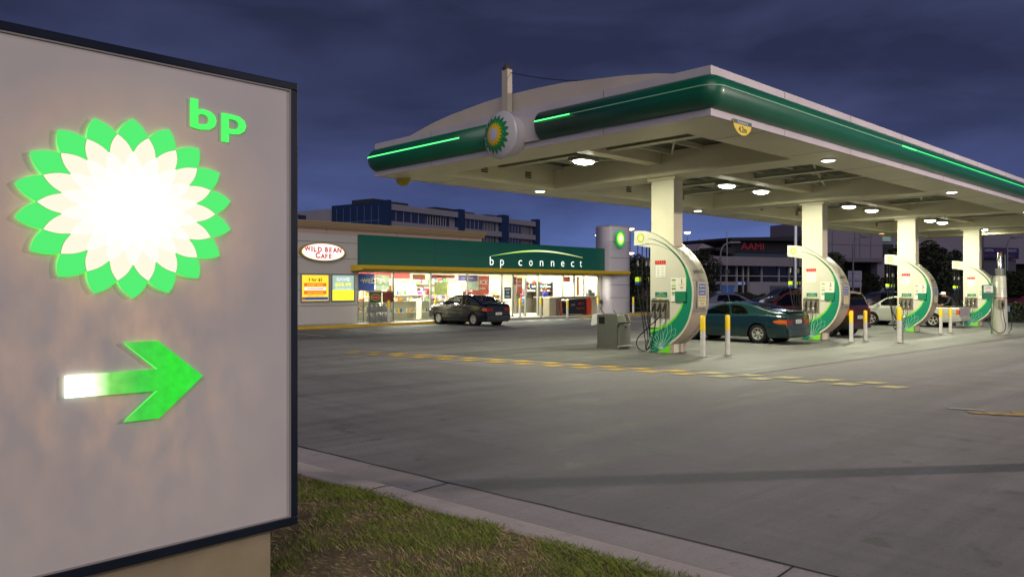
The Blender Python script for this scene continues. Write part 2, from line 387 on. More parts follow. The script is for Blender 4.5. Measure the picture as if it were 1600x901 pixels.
# local: x along the face (0 = right edge, negative left), y = depth (+ = back), z from the ground; world z = z+Z0
FR = mat('sign_frame_navy', '0c1726', .35, noise=.1, nscale=3)
def sz(z): return z-Z0
W_ = -1.49; zt, zb = sz(2.557), sz(.49)
mb = MB(); fw = .034
mb.box(W_, 0, zb, 0, .30, zb+.04); mb.box(W_, 0, zt-fw, 0, .30, zt); mb.box(-fw, 0, zb+.04, 0, .30, zt-fw); mb.box(W_, 0, zb+.04, W_+fw, .30, zt-fw); mb.box(W_+fw, .27, zb+.04, -fw, .3, zt-fw)
mb.build('frame', FR, sg, bevel=.004)
m = bpy.data.materials.new('sign_face'); m.use_nodes = True; n = m.node_tree.nodes; l = m.node_tree.links; b = n['Principled BSDF']
t = n.new('ShaderNodeTexCoord')
def NZ(scale, st, det=5, dist=0):
    mp = n.new('ShaderNodeMapping'); mp.inputs['Scale'].default_value = st; l.new(t.outputs['Object'], mp.inputs[0])
    a = n.new('ShaderNodeTexNoise'); a.inputs['Scale'].default_value = scale; a.inputs['Detail'].default_value = det; a.inputs['Distortion'].default_value = dist; l.new(mp.outputs[0], a.inputs['Vector']); return a.outputs[0]
def MR(v, a0, a1, b0, b1):
    r = n.new('ShaderNodeMapRange'); r.inputs[1].default_value = a0; r.inputs[2].default_value = a1; r.inputs[3].default_value = b0; r.inputs[4].default_value = b1; l.new(v, r.inputs[0]); return r.outputs[0]
def MM(op, a, b_):
    x = n.new('ShaderNodeMath'); x.operation = op
    for i, q in enumerate((a, b_)):
        if isinstance(q, (int, float)): x.inputs[i].default_value = q
        else: l.new(q, x.inputs[i])
    return x.outputs[0]
x = n.new('ShaderNodeMix'); x.data_type = 'RGBA'; x.inputs[6].default_value = lin('b4b0ae'); x.inputs[7].default_value = lin('bebab6'); l.new(MR(NZ(2.2, (1, 1, .8)), .3, .7, 0, 1), x.inputs[0])
l.new(x.outputs[2], b.inputs['Base Color']); b.inputs['Roughness'].default_value = .28
# uneven glow of the box lamps through the acrylic, painted as an emission mask
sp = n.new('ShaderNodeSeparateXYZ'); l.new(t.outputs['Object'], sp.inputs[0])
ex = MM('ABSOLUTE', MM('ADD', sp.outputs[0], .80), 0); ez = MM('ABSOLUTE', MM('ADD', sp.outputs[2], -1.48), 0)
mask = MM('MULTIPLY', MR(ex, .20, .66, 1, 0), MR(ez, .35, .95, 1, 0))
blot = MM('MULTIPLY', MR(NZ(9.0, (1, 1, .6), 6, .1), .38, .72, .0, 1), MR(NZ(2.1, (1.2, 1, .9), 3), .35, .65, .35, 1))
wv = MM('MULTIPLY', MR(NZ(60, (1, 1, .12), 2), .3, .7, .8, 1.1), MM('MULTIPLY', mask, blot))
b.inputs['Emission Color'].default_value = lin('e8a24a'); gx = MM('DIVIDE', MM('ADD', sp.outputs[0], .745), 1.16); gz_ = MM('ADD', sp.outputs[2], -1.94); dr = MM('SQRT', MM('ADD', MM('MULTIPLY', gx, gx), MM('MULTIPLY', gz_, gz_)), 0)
l.new(MM('ADD', MM('MULTIPLY', wv, .30), MM('MULTIPLY', MR(dr, .30, .56, 1, 0), .12)), b.inputs['Emission Strength'])  # soft halo round the emblem is painted into the panel's emission too
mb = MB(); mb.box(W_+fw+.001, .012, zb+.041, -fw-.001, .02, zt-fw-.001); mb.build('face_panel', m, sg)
# inner trim, lighter bead
mb = MB(); q = .006
for (a0, c0, a1, c1) in ((W_+fw, zt-fw-q, -fw, zt-fw), (W_+fw, zb+.04, -fw, zb+.04+q), (-fw-q, zb+.04+q, -fw, zt-fw-q)): mb.box(a0, .004, c0, a1, .012, c1)
mb.build('retaining_bead', mat('bead_grey', '8b8683', .4), sg)
base = thing if False else None
mb = MB(); mb.box(-1.37, .05, -.02, -.115, .25, zb-.001); mb.build('plinth', mat('plinth_cream', '93876b', .6, noise=.2, nscale=4), sg)
# emblem
cx, cz_ = -.745, sz(1.916); AX = 1.16
GRN = mat('emblem_green_lit', '209838', .4, emit=(.075, .72, .15, 1), es=1.0)
CRM = mat('emblem_cream_lit', '807868', .4, emit=(1.0, .93, .74, 1), es=.93)
CR2 = mat('emblem_warm_white_lit', '808070', .4, emit=(1, .98, .88, 1), es=.97)
WHT = mat('emblem_white_lit', 'ffffff', .4, emit=(1, 1, .98, 1), es=1.6)
LNM = mat('petal_line', '2a7a2a', .5, emit=(.25, .62, .03, 1), es=.55)
def layer(name, n_, r1, r2, rot, y, mt, parent, bul=.2, th=.004):
    bul = .17
    pts = star(n_, r1, r2, rot, 1.0, 5, bul); P = [(cx+p[0]*AX, cz_+p[1]) for p in pts]
    mb = MB(); nn_ = len(P); vs = [(p[0], y, p[1]) for p in P]+[(cx, y, cz_)]+[(p[0], y+th, p[1]) for p in P]
    mb.add(vs, [(i, (i+1) % nn_, nn_) for i in range(nn_)]+[(i, (i+1) % nn_, nn_+1+(i+1) % nn_, nn_+1+i) for i in range(nn_)], 0)
    return mb.build(name, mt, parent)
rt = radians(-8)+radians(10)
layer('petal_ring', 18, .360, .294, radians(10), -0.0020, GRN, sg, .42, .004)
layer('petal_ring', 18, .297, .224, 0, -0.0028, LNM, sg, .42, .0008)
layer('petal_ring', 18, .294, .221, 0, -0.0035, CRM, sg, .42, .0006)
layer('petal_ring', 18, .228, .160, radians(10), -0.0042, CR2, sg, .42, .0006)
layer('petal_ring', 18, .172, .105, 0, -0.0050, WHT, sg, .42, .0006)
mb = MB()      # fine lines between the green petals
for k in range(18):
    a = rt+radians(1)+2*pi*k/18+pi/18
    for sgn in (-1, 1):
        pts = []
        for t_ in (0, .35, .7, 1):
            r_ = .272+(.212-.272)*t_*.0+(-.0)*t_
    # line from each notch inwards is hidden by the cream petals
mb = MB()
for (dx, dz, s) in ((0, 0, 'b'), (.155, 0, 'p')): pass
LET = mat('letter_green_lit', '22c832', .4, emit=(.07, .9, .13, 1), es=1.0)
mb = MB(); mb.text('b', (-.510, .004, sz(2.279)), (1, 0, 0), (0, 0, 1), .172, bold=.022, fit=.115); mb.build('letter', LET, sg)
mb = MB(); mb.text('p', (-.373, .004, sz(2.279)), (1, 0, 0), (0, 0, 1), .172, bold=.022, fit=.115); mb.build('letter', LET, sg)
# arrow: the tube behind the shaft end shows through
m = bpy.data.materials.new('arrow_lit'); m.use_nodes = True; n = m.node_tree.nodes; l = m.node_tree.links; b = n['Principled BSDF']; t = n.new('ShaderNodeTexCoord')
sp = n.new('ShaderNodeSeparateXYZ'); l.new(t.outputs['Object'], sp.inputs[0])
cr = n.new('ShaderNodeValToRGB'); l.new(MR(sp.outputs[0], -.995, -.45, 0, 1), cr.inputs[0]); e = cr.color_ramp.elements
e[0].position = .12; e[0].color = (1.8, 1.8, 1.7, 1); e[1].position = 1; e[1].color = (.025, .62, .03, 1)
for p, c in ((.22, (1.0, 1.25, .75, 1)), (.3, (.22, .62, .12, 1)), (.5, (.045, .5, .05, 1)), (.75, (.02, .66, .02, 1))):
    q = e.new(p); q.color = c
l.new(cr.outputs[0], b.inputs['Emission Color']); b.inputs['Base Color'].default_value = lin('1f9030')
l.new(MR(NZ(22, (1, 1, 1), 6), .3, .7, .82, 1.12), b.inputs['Emission Strength'])
AR = [(-.991, 1.182), (-.991, 1.267), (-.647, 1.267), (-.782, 1.382), (-.647, 1.382), (-.459, 1.223), (-.642, 1.065), (-.780, 1.066), (-.647, 1.178)]
mb = MB(); mb.prism([(p[0], sz(p[1])) for p in AR], 'y', -.003, .003); mb.build('arrow', m, sg)

# glowing layers added behind emblem and arrow to imitate lens bloom on the face
HG = mat('bloom_green', '208030', .5, emit=(.10, .95, .12, 1), es=3.2); HW = mat('bloom_white', '908070', .5, emit=(1, .95, .7, 1), es=3.5)
layer('bloom_layer', 18, .352, .292, radians(10), .0060, HG, sg, .24, .003)
mb = MB(); mb.prism([(-.985, sz(1.186)), (-.985, sz(1.263)), (-.88, sz(1.263)), (-.88, sz(1.184))], 'y', .006, .009); mb.build('bloom_layer', HW, sg)
mb = MB(); mb.prism([(-.80, sz(1.262)), (-.645, sz(1.262)), (-.775, sz(1.375)), (-.65, sz(1.376)), (-.466, sz(1.223)), (-.645, sz(1.071)), (-.772, sz(1.071)), (-.644, sz(1.183)), (-.80, sz(1.184))], 'y', .006, .009); mb.build('bloom_layer', mat('bloom_soft_green', '208030', .5, emit=(.08, .8, .08, 1), es=1.6), sg)

# ------------------------------------------------------------------ canopy
CW = mat('canopy_cream', 'cfcaa8', .45, noise=.12, nscale=.8); CWH = mat('fascia_white', 'b8b2b4', .4, noise=.08, nscale=1.2)
GT = mat('fascia_green', '00593d', .38, coat=.15, noise=.12, nscale=.8)
GT2 = mat('fascia_green_end', '2f6a52', .3); DK = mat('deck_dark', '4a4c3c', .7, noise=.2); PUR = mat('purlin_grey', 'b4b49a', .5)
ROOFC = mat('roof_beige', 'b8ada0', .6, noise=.1, nscale=.8)
U0, U1, V0, V1, ZS = 11.45, 49.4, 7.12, 17.04, 4.5
cn = thing('canopy', 'long flat forecourt canopy with green tube fascia on four square columns', 'canopy', (U0, V0, gz(U0, V0)))
ox, oy, oz = U0, V0, gz(U0, V0)
class LMB(MB):  # world coordinates in, thing-local out
    def __init__(s, o): super().__init__(); s.o = o
    def build(s, *a, **k):
        s.v = [(x-s.o[0], y-s.o[1], z-s.o[2]) for x, y, z in s.v]; return super().build(*a, **k)
CO = (ox, oy, oz)
cols_u = [17.26+8.7*k for k in range(4)]
ZT = 5.14
mb = LMB(CO)
mb.box(U0+.01, V0+.01, ZS, U1, 8.29, ZT); mb.box(U0+.01, 15.7, ZS, U1, V1-.01, ZT)
mb.box(U0+.01, 8.291, ZS, 12.55, 15.699, ZT); mb.box(48.3, 8.291, ZS, U1, 15.699, ZT)
mb.build('soffit', CW, cn)
# soffit joints
SJ = mat('soffit_joint', '4a4836', .8)
for u in [13.4+2.9*k for k in range(13)]:
    mb = LMB(CO); mb.box(u, V0+.02, ZS-.003, u+.012, 8.28, ZS-.001); mb.build('soffit_joint', SJ, cn)
    mb = LMB(CO); mb.box(u, 15.71, ZS-.003, u+.012, V1-.02, ZS-.001); mb.build('soffit_joint', SJ, cn)
for i, cu in enumerate(cols_u):
    mb = LMB(CO); mb.box(cu-.51, 8.292, ZS+.002, cu+.51, 15.698, ZT-.02); mb.build('cross_beam', CW, cn, bevel=.01)
    c = MB(); g = gz(cu, 12)-oz
    mb = LMB(CO); mb.bbox(cu-.2, 11.69, gz(cu, 12)-.02, cu+.2, 12.41, 4.43, .012); 
    mb.build('column', mat('column_cream', 'cfcab0', .42, noise=.06, nscale=1.5), cn)
    mb = LMB(CO); mb.box(cu-.25, 11.62, 4.431, cu+.25, 12.5, ZS+.001); mb.build('capital', CW, cn)
mb = LMB(CO); mb.box(U0+.3, V0+.3, ZT+.001, U1-.1, V1-.3, ZT+.05); mb.build('roof_deck', DK, cn)
mb = LMB(CO)
bays = [(12.56, cols_u[0]-.52)]+[(cols_u[k]+.52, cols_u[k+1]-.52) for k in range(3)]+[(cols_u[3]+.52, 48.29)]
for (a, b_) in bays:
    v = 8.7
    while v < 15.6:
        if not 11.6 < v < 12.5: mb.box(a, v, 5.02, b_, v+.07, ZT-.002)
        v += .95
    k = max(1, int((b_-a)/2.4))
    for j in range(1, k+1):
        u = a+(b_-a)*j/(k+1); mb.box(u-.06, 8.3, 4.9, u+.06, 15.69, 5.018)
        mb.box(u-.13, 8.3, 4.885, u+.13, 15.69, 4.899)
    for (p, q) in (((a+.2, 8.6), (b_-.2, 11.4)), ((a+.2, 15.4), (b_-.2, 12.8))): mb.cyl((p[0], p[1], 4.99), (q[0], q[1], 4.99), .03, n=6)
mb.build('purlins', PUR, cn)
mb = LMB(CO)
for (a, b_) in bays: mb.box(a, 11.86, 4.80, b_, 12.24, 5.135)
mb.build('spine_beam', CW, cn)
for (a, b_) in bays:                       # vents in the coffer sides, conduit and wiring
    for u in (a+.32*(b_-a), a+.72*(b_-a)):
        mb = LMB(CO)
        for j in range(4): mb.box(u, 15.685, 4.72+.05*j, u+.24, 15.698, 4.745+.05*j)
        mb.build('vent', mat('vent_dark', '15140e', .8), cn)
# white edge bands
def ring(mb, u0, v0, u1, v1, z0, z1, t): 
    mb.box(u0, v0, z0, u1, v0+t, z1); mb.box(u0, v1-t, z0, u1, v1, z1); mb.box(u0, v0+t, z0, u0+t, v1-t, z1); mb.box(u1-t, v0+t, z0, u1, v1-t, z1)
mb = LMB(CO); ring(mb, U0-.03, V0-.03, U1+.03, V1+.03, ZS-.012, 4.61, .06); mb.build('lower_edge_band', CWH, cn)
mb = LMB(CO); ring(mb, U0-.03, V0-.03, U1+.03, V1+.03, 5.18, 5.33, .08); ring(mb, U0+.02, V0+.02, U1-.02, V1-.02, 5.30, 5.335, .5); mb.build('upper_edge_band', CWH, cn)
for k in range(12):
    u = 14.0+3.0*k
    for (z0, z1) in ((4.50, 4.60), (5.185, 5.325)):
        mb = LMB(CO); mb.box(u, V0-.0325, z0, u+.010, V0-.0305, z1); mb.build('band_seam', mat('band_seam_grey', '5c585a', .7), cn)
for v in (9.4, 14.7):
    for (z0, z1) in ((4.50, 4.60), (5.185, 5.325)):
        mb = LMB(CO); mb.box(U0-.0325, v, z0, U0-.0305, v+.010, z1); mb.build('band_seam', mat('band_seam_grey', '5c585a', .7), cn)
# green tube round the edge, swept with rounded corners
RT = .27; ZC = (4.61+5.18)/2
def corner_path(gapped):
    P = []; r = .07
    P.append((U1, V0)); P.append((U0+r, V0))
    for k in range(1, 9):
        a = radians(90*k/9); P.append((U0+r-r*sin(a), V0+r-r*cos(a)))
    P.append((U0, V0+r)); return P
sec = [(.02, 4.602)]+[(-(RT-.02)*sin(pi*(k)/14)-.0, ZC-.290*cos(pi*k/14)) for k in range(1, 14)]+[(.02, 5.188)]
def sweep(path, mi_, mat_, name, close0=True, close1=True, cap=None):
    mb = LMB(CO); n_ = len(sec); pts = [Vector(p) for p in path]
    for i, p in enumerate(pts):
        d0 = (pts[i]-pts[i-1]).normalized() if i else None; d1 = (pts[i+1]-pts[i]).normalized() if i < len(pts)-1 else None
        d = ((d0 or d1)+(d1 or d0)).normalized(); nrm = Vector((-d.y, d.x)); s = 1/max(.5, nrm.dot(Vector((-(d1 or d0).y, (d1 or d0).x))))
        for (o_, z) in sec: q = p+nrm*o_*s; mb.v.append((q.x, q.y, z))
    for i in range(len(pts)-1):
        for j in range(n_-1): mb.f.append((i*n_+j, (i+1)*n_+j, (i+1)*n_+j+1, i*n_+j+1)); mb.mi.append(0); mb.sm.append(True)
    for idx in (0, len(pts)-1): mb.f.append(tuple(idx*n_+j for j in range(n_))); mb.mi.append(1); mb.sm.append(False)
    return mb.build(name, [mat_, GT2], cn)
BV = 11.85                                   # badge position along the front edge
P = corner_path(True)+[(U0, BV-.82)]
P = P[::-1]                                  # left hand side outward normal check below
def path_norm(P): return P
# travelling from the badge to the corner and along the right side: outward is to the right of travel when dv<0
sweep([(p[0], p[1]) for p in P], 0, GT, 'green_tube')
r = .07; L2 = [(U0, V1-r)]+[(U0+r-r*cos(radians(90*k/9)), V1-r+r*sin(radians(90*k/9))) for k in range(1, 9)]+[(U0+r, V1), (U1, V1)]
sweep([(U1, V1)]+L2[::-1][1:]+[(U0, BV+.62)], 0, GT, 'green_tube')
# scooped green ends next to the badge
mb = LMB(CO)
# neon strips
NE = mat('neon_green', '40ff70', .4, emit=(.10, 1.0, .22, 1), es=2.2); ND = mat('neon_unlit', '8fbf9a', .3)
def strip(path, mt, name, r_=.014):
    mb = LMB(CO); mb.tube([(p[0], p[1], ZC+.06) for p in path], r_, 6); return mb.build(name, mt, cn)
def off(P, d):
    o_ = []
    pts = [Vector(p) for p in P]
    for i, p in enumerate(pts):
        a = pts[max(0, i-1)]; b_ = pts[min(len(pts)-1, i+1)]; t_ = (b_-a).normalized(); o_.append(p+Vector((-t_.y, t_.x))*d)
    return o_
full = off(P, -(RT-.028))
strip([full[0], full[0]+Vector((0, -.95))], NE, 'neon_strip')
# unlit to about a quarter of the right side, then lit
K = [full[0]+Vector((0, -.96))]+full[1:-1]
strip(K+[Vector((19.4, full[-1].y))], ND, 'unlit_strip', .012)
strip([Vector((19.4, full[-1].y)), Vector((20.3, full[-1].y))], NE, 'neon_strip', .016)
strip([Vector((20.32, full[-1].y)), Vector((U1, full[-1].y))], mat('neon_green_dim', '40ff70', .4, emit=(.05, .62, .18, 1), es=1.3), 'neon_strip', .012)
l2 = off([(U1, V1)]+L2[::-1][1:]+[(U0, BV+.62)], -(RT-.028))
strip([q for q in l2[2:-1]]+[Vector((l2[-1].x, BV+1.55))], NE, 'neon_strip', .016)
# badge
bz = 4.78; br = .50; bu = U0-.46
def dome(y, z): rr = sqrt(y*y+z*z); return bu-.104+.11*(rr/.44)**2
mb = LMB(CO); mb.lathe([(br-.05, bu+.06), (br-.02, bu+.10), (.40, U0-.02)], (0, BV, bz), 40, 0, 'x'); 
mb.box(U0-.10, BV-.80, 4.612, U0-.02, BV+.60, 5.178)
mb.build('badge_drum', CWH, cn)
mb = LMB(CO); mb.lathe([(.02, dome(0,0)+.0)]+[(q*.05, dome(q*.05, 0)) for q in range(1, 10)]+[(br-.012, bu+.03), (br, bu+.06), (br-.01, bu+.09)], (0, BV, bz), 48, 0, 'x'); mb.build('badge', mat('badge_white', 'b9b6b8', .25, coat=.4), cn)
def dstar(n_, r1, r2, rot, mt, lift):
    mb = LMB(CO); pts = star(n_, r1, r2, rot, 1, 5, .12); nn_ = len(pts); rings = 5; vs = [(dome(.06, 0)-lift, BV+.06, bz+.0)]
    for q in range(1, rings+1):
        for p in pts: y, z = p[0]*q/rings, p[1]*q/rings; vs.append((dome(y+.06, z)-lift, BV+.06+y, bz+z))
    fs = [(0, 1+i, 1+(i+1) % nn_) for i in range(nn_)]
    for q in range(rings-1):
        for i in range(nn_): a = 1+q*nn_; fs.append((a+i, a+(i+1) % nn_, a+nn_+(i+1) % nn_, a+nn_+i))
    mb.add(vs, fs, 0, True); mb.build('badge_petals', mt, cn)
dstar(18, .41, .315, .1, mat('badge_green', '1f7a48', .35), .006)
dstar(18, .31, .235, .1+pi/18, mat('badge_mid_green', '3f9a3c', .35), .010)
dstar(18, .25, .185, .1, mat('badge_yellow', 'e8b81c', .35), .014)
dstar(18, .14, .12, .1+pi/18, mat('badge_pale', 'c4c0cc', .35), .018)
# roof vault
mb = LMB(CO); ARC = []
key = [(16.85, 5.33), (16.3, 5.47), (15.25, 5.67), (14.5, 5.765), (13.3, 5.855), (12.5, 5.88), (11.7, 5.87), (10.9, 5.84), (9.25, 5.67), (8.55, 5.57), (7.5, 5.34)]
mb.prism(key, 'x', 11.9, U1-.3, 0, smooth=False); mb.build('roof_vault', ROOFC, cn)
mb = LMB(CO); mb.box(11.72, 7.6, 5.332, 11.88, 16.9, 5.345); mb.build('roof_flashing', CWH, cn)
# mast with wire, the clearance plates
ms = thing('mast', 'short cream mast standing on the front edge of the canopy roof above the badge', 'mast', (11.70, 12.36, 5.345))
mb = MB(); mb.box(-.07, -.09, 0, .07, .09, 1.02); mb.build('pole', mat('mast_cream', 'b0a896', .5), ms)
mb = MB(); mb.lathe([(.1, 1.02), (.1, 1.06), (.02, 1.16), (.012, 1.24)], n=10); mb.build('finial', mat('finial_brown', '3b2c28', .6), ms)
wr = LMB((0, 0, 0)); p0 = Vector((11.72, 12.3, 6.30)); p1 = Vector((12.5, 9.7, 5.84)); pts = [p0.lerp(p1, k/12)+Vector((0, 0, -.12*sin(pi*k/12))) for k in range(13)]
wr.tube(pts, .009, 5); tag(wr.build('stay_wire', mat('wire_black', '15151a', .6)), 'thin dark stay wire running from the mast top down to the canopy roof', 'wire')
for (v_, side, lab) in ((7.07, 'r', 'yellow half-round clearance plate reading 4.2m under the right canopy edge'), (15.9, 'l', 'yellow half-round clearance plate hanging below the far left canopy corner')):
    if side == 'r':
        pl = thing('clearance_plate', lab, 'sign', (12.4, 7.06, 4.53)); ex_, nn_ = Vector((1, 0, 0)), Vector((0, -1, 0))
    else:
        pl = thing('clearance_plate', lab, 'sign', (12.2, 16.9, 4.495)); ex_, nn_ = Vector((-.25, .97, 0)).normalized(), Vector((-.97, -.25, 0)).normalized()
    r_ = .32 if side == 'r' else .25; pts = [(r_*cos(-pi*k/16), r_*.80*sin(-pi*k/16)) for k in range(17)]
    mb = MB(); V = [ex_*p[0]+Vector((0, 0, p[1])) for p in pts]; nb = len(V); V2 = [v-nn_*.012 for v in V]
    mb.add(V+V2, [tuple(range(nb)), tuple(range(nb, 2*nb))]+[(i, (i+1) % nb, nb+(i+1) % nb, nb+i) for i in range(nb)]); mb.build('plate', mat('plate_yellow', 'd8c01e' if side == 'r' else 'b09418', .5), pl)
    if side == 'r':
        mb = MB(); a = ex_*-r_*.98; b_ = ex_*r_*.98; dn = Vector((0, 0, -.07)); o_ = nn_*.003
        mb.quad(a+o_, b_+o_, b_*.97+dn+o_, a*.97+dn+o_); mb.build('header', mat('plate_teal', '104a4a', .5), pl)
        mb = MB(); mb.text('CLEARANCE', Vector((0, 0, -.06))+nn_*.005, ex_, (0, 0, 1), .06, center=True, fit=.36); mb.build('lettering', mat('txt_white', 'd8d8d0', .5), pl)
        mb = MB(); mb.text('4.2m', Vector((0, 0, -.205))+nn_*.005, ex_, (0, 0, 1), .15, center=True, bold=.01, fit=.27); mb.build('lettering', mat('txt_black', '141414', .5), pl)
# lights
LCOL = (1, .99, .73)
def area(name, loc, size, power, col, rot=(0, 0, 0), shape='DISK', sy=None, parent=None, spread=None):
    d = bpy.data.lights.new(name, 'AREA'); d.shape = shape; d.size = size; d.energy = power; d.color = col
    if sy: d.size_y = sy
    if spread: d.spread = spread
    o = bpy.data.objects.new(name, d); COL.objects.link(o); o.location = loc; o.rotation_euler = rot
    if parent: o.parent = parent
    return o
LENS = mat('lamp_lens', 'ffffff', .4, emit=(1, 1, .80, 1), es=26); LENS2 = mat('downlight_lens', 'ffffff', .4, emit=(1, 1, .88, 1), es=7)
HOUS = mat('lamp_housing', '9a9a88', .5)
big = [(14.6, 'nearest the green badge'), (21.3, 'in the second bay, nearer of its pair'), (23.4, 'in the second bay, farther of its pair'), (30.2, 'in the third bay, nearer of its pair'), (32.4, 'in the third bay, farther of its pair'), (39.2, 'in the fourth bay, nearer of its pair'), (40.9, 'in the fourth bay, farther of its pair'), (47.4, 'in the last bay at the far end')]
for u, w_ in big:
    t_ = thing('canopy_lamp', 'large oblong lit lamp under the canopy, '+w_, 'lamp', (u, 12.66, 4.70), group='large canopy lamps')
    mb = MB(); mb.bbox(-.34, -.24, .022, .34, .24, .11, .03); mb.box(-.03, -.03, .111, .03, .03, .24); mb.build('housing', HOUS, t_)
    mb = MB(); mb.lathe([(.30, .02), (.26, -.02), (.13, -.05), (.01, -.06)], n=24); mb.v = [(x*1.05, y*.72, z) for x, y, z in mb.v]; mb.build('lens', LENS, t_)
    area('canopy_lamp_light', (0, 0, -.09), .45, 270, LCOL, parent=t_)
for k, cu in enumerate([17.0, 25.5, 34.3, 43.1]):
    for v_, s_ in ((16.2, 'left'), (7.74, 'right')):
        u_ = cu-.3 if s_ == 'left' else cu+.35
        near = ('first', 'second', 'third', 'fourth')[k]
        t_ = thing('downlight', 'small round lit downlight in the %s canopy edge beside the %s column' % (s_, near), 'lamp', (u_, v_, ZS-.002), group='small canopy edge downlights')
        mb = MB(); mb.lathe([(.17, 0), (.17, -.015), (.15, -.03)], n=20); mb.build('bezel', HOUS, t_)
        mb = MB(); mb.lathe([(.148, -.031), (.12, -.045), (.01, -.055)], n=20); mb.build('lens', LENS2 if not (k == 3 and s_ == 'left') else mat('downlight_orange', 'ffb070', .4, emit=(1, .5, .2, 1), es=2), t_)
        area('downlight_light', (0, 0, -.08), .22, 30, LCOL, parent=t_)

# ------------------------------------------------------------------ pumps
def interp(poly, n=6):                # Catmull-Rom through the points
    o_ = []
    for i in range(len(poly)-1):
        p0 = poly[max(0, i-1)]; p1 = poly[i]; p2 = poly[i+1]; p3 = poly[min(len(poly)-1, i+2)]
        for k in range(n):
            t_ = k/n; o_.append(tuple(.5*((2*p1[j])+(-p0[j]+p2[j])*t_+(2*p0[j]-5*p1[j]+4*p2[j]-p3[j])*t_*t_+(-p0[j]+3*p1[j]-3*p2[j]+p3[j])*t_**3) for j in (0, 1)))
    o_.append(poly[-1]); return o_
ARCP = [(0.0, .24), (-.33, .50), (-.54, .79), (-.66, 1.12), (-.705, 1.46), (-.69, 1.80), (-.60, 2.10), (-.49, 2.31), (-.34, 2.51), (-.15, 2.69), (.04, 2.84), (.27, 3.00), (.54, 3.14), (.82, 3.225), (1.15, 3.245)]
ARCS = interp(ARCP)
def inset(P, d, lo=0, hi=None):
    o_ = []
    for i in range(lo, hi or len(P)):
        a = Vector(P[max(0, i-1)]); b_ = Vector(P[min(len(P)-1, i+1)]); t_ = (b_-a).normalized(); dd_ = d(i/(len(P)-1)) if callable(d) else d
        q = Vector(P[i])+Vector((t_.y, -t_.x))*dd_; o_.append((q.x, q.y))
    return o_
BODY = mat('pump_white', 'c6c3b0', .35, coat=.3, noise=.05, nscale=2); BEIGE = mat('pump_beige_panel', '9f9380', .45, noise=.08)
PG = mat('pump_green', '0d7d5c', .4); LG = mat('pump_lime', '74d02c', .4); DG = mat('pump_dark_line', '1d5a3a', .5); WLINE = mat('pump_pale_line', '9fd0b8', .5)
BLK = mat('hose_black', '101012', .45); GRY = mat('nozzle_bay_grey', '77705f', .6); CHR = mat('chrome', 'c8c8c4', .25, metal=1)
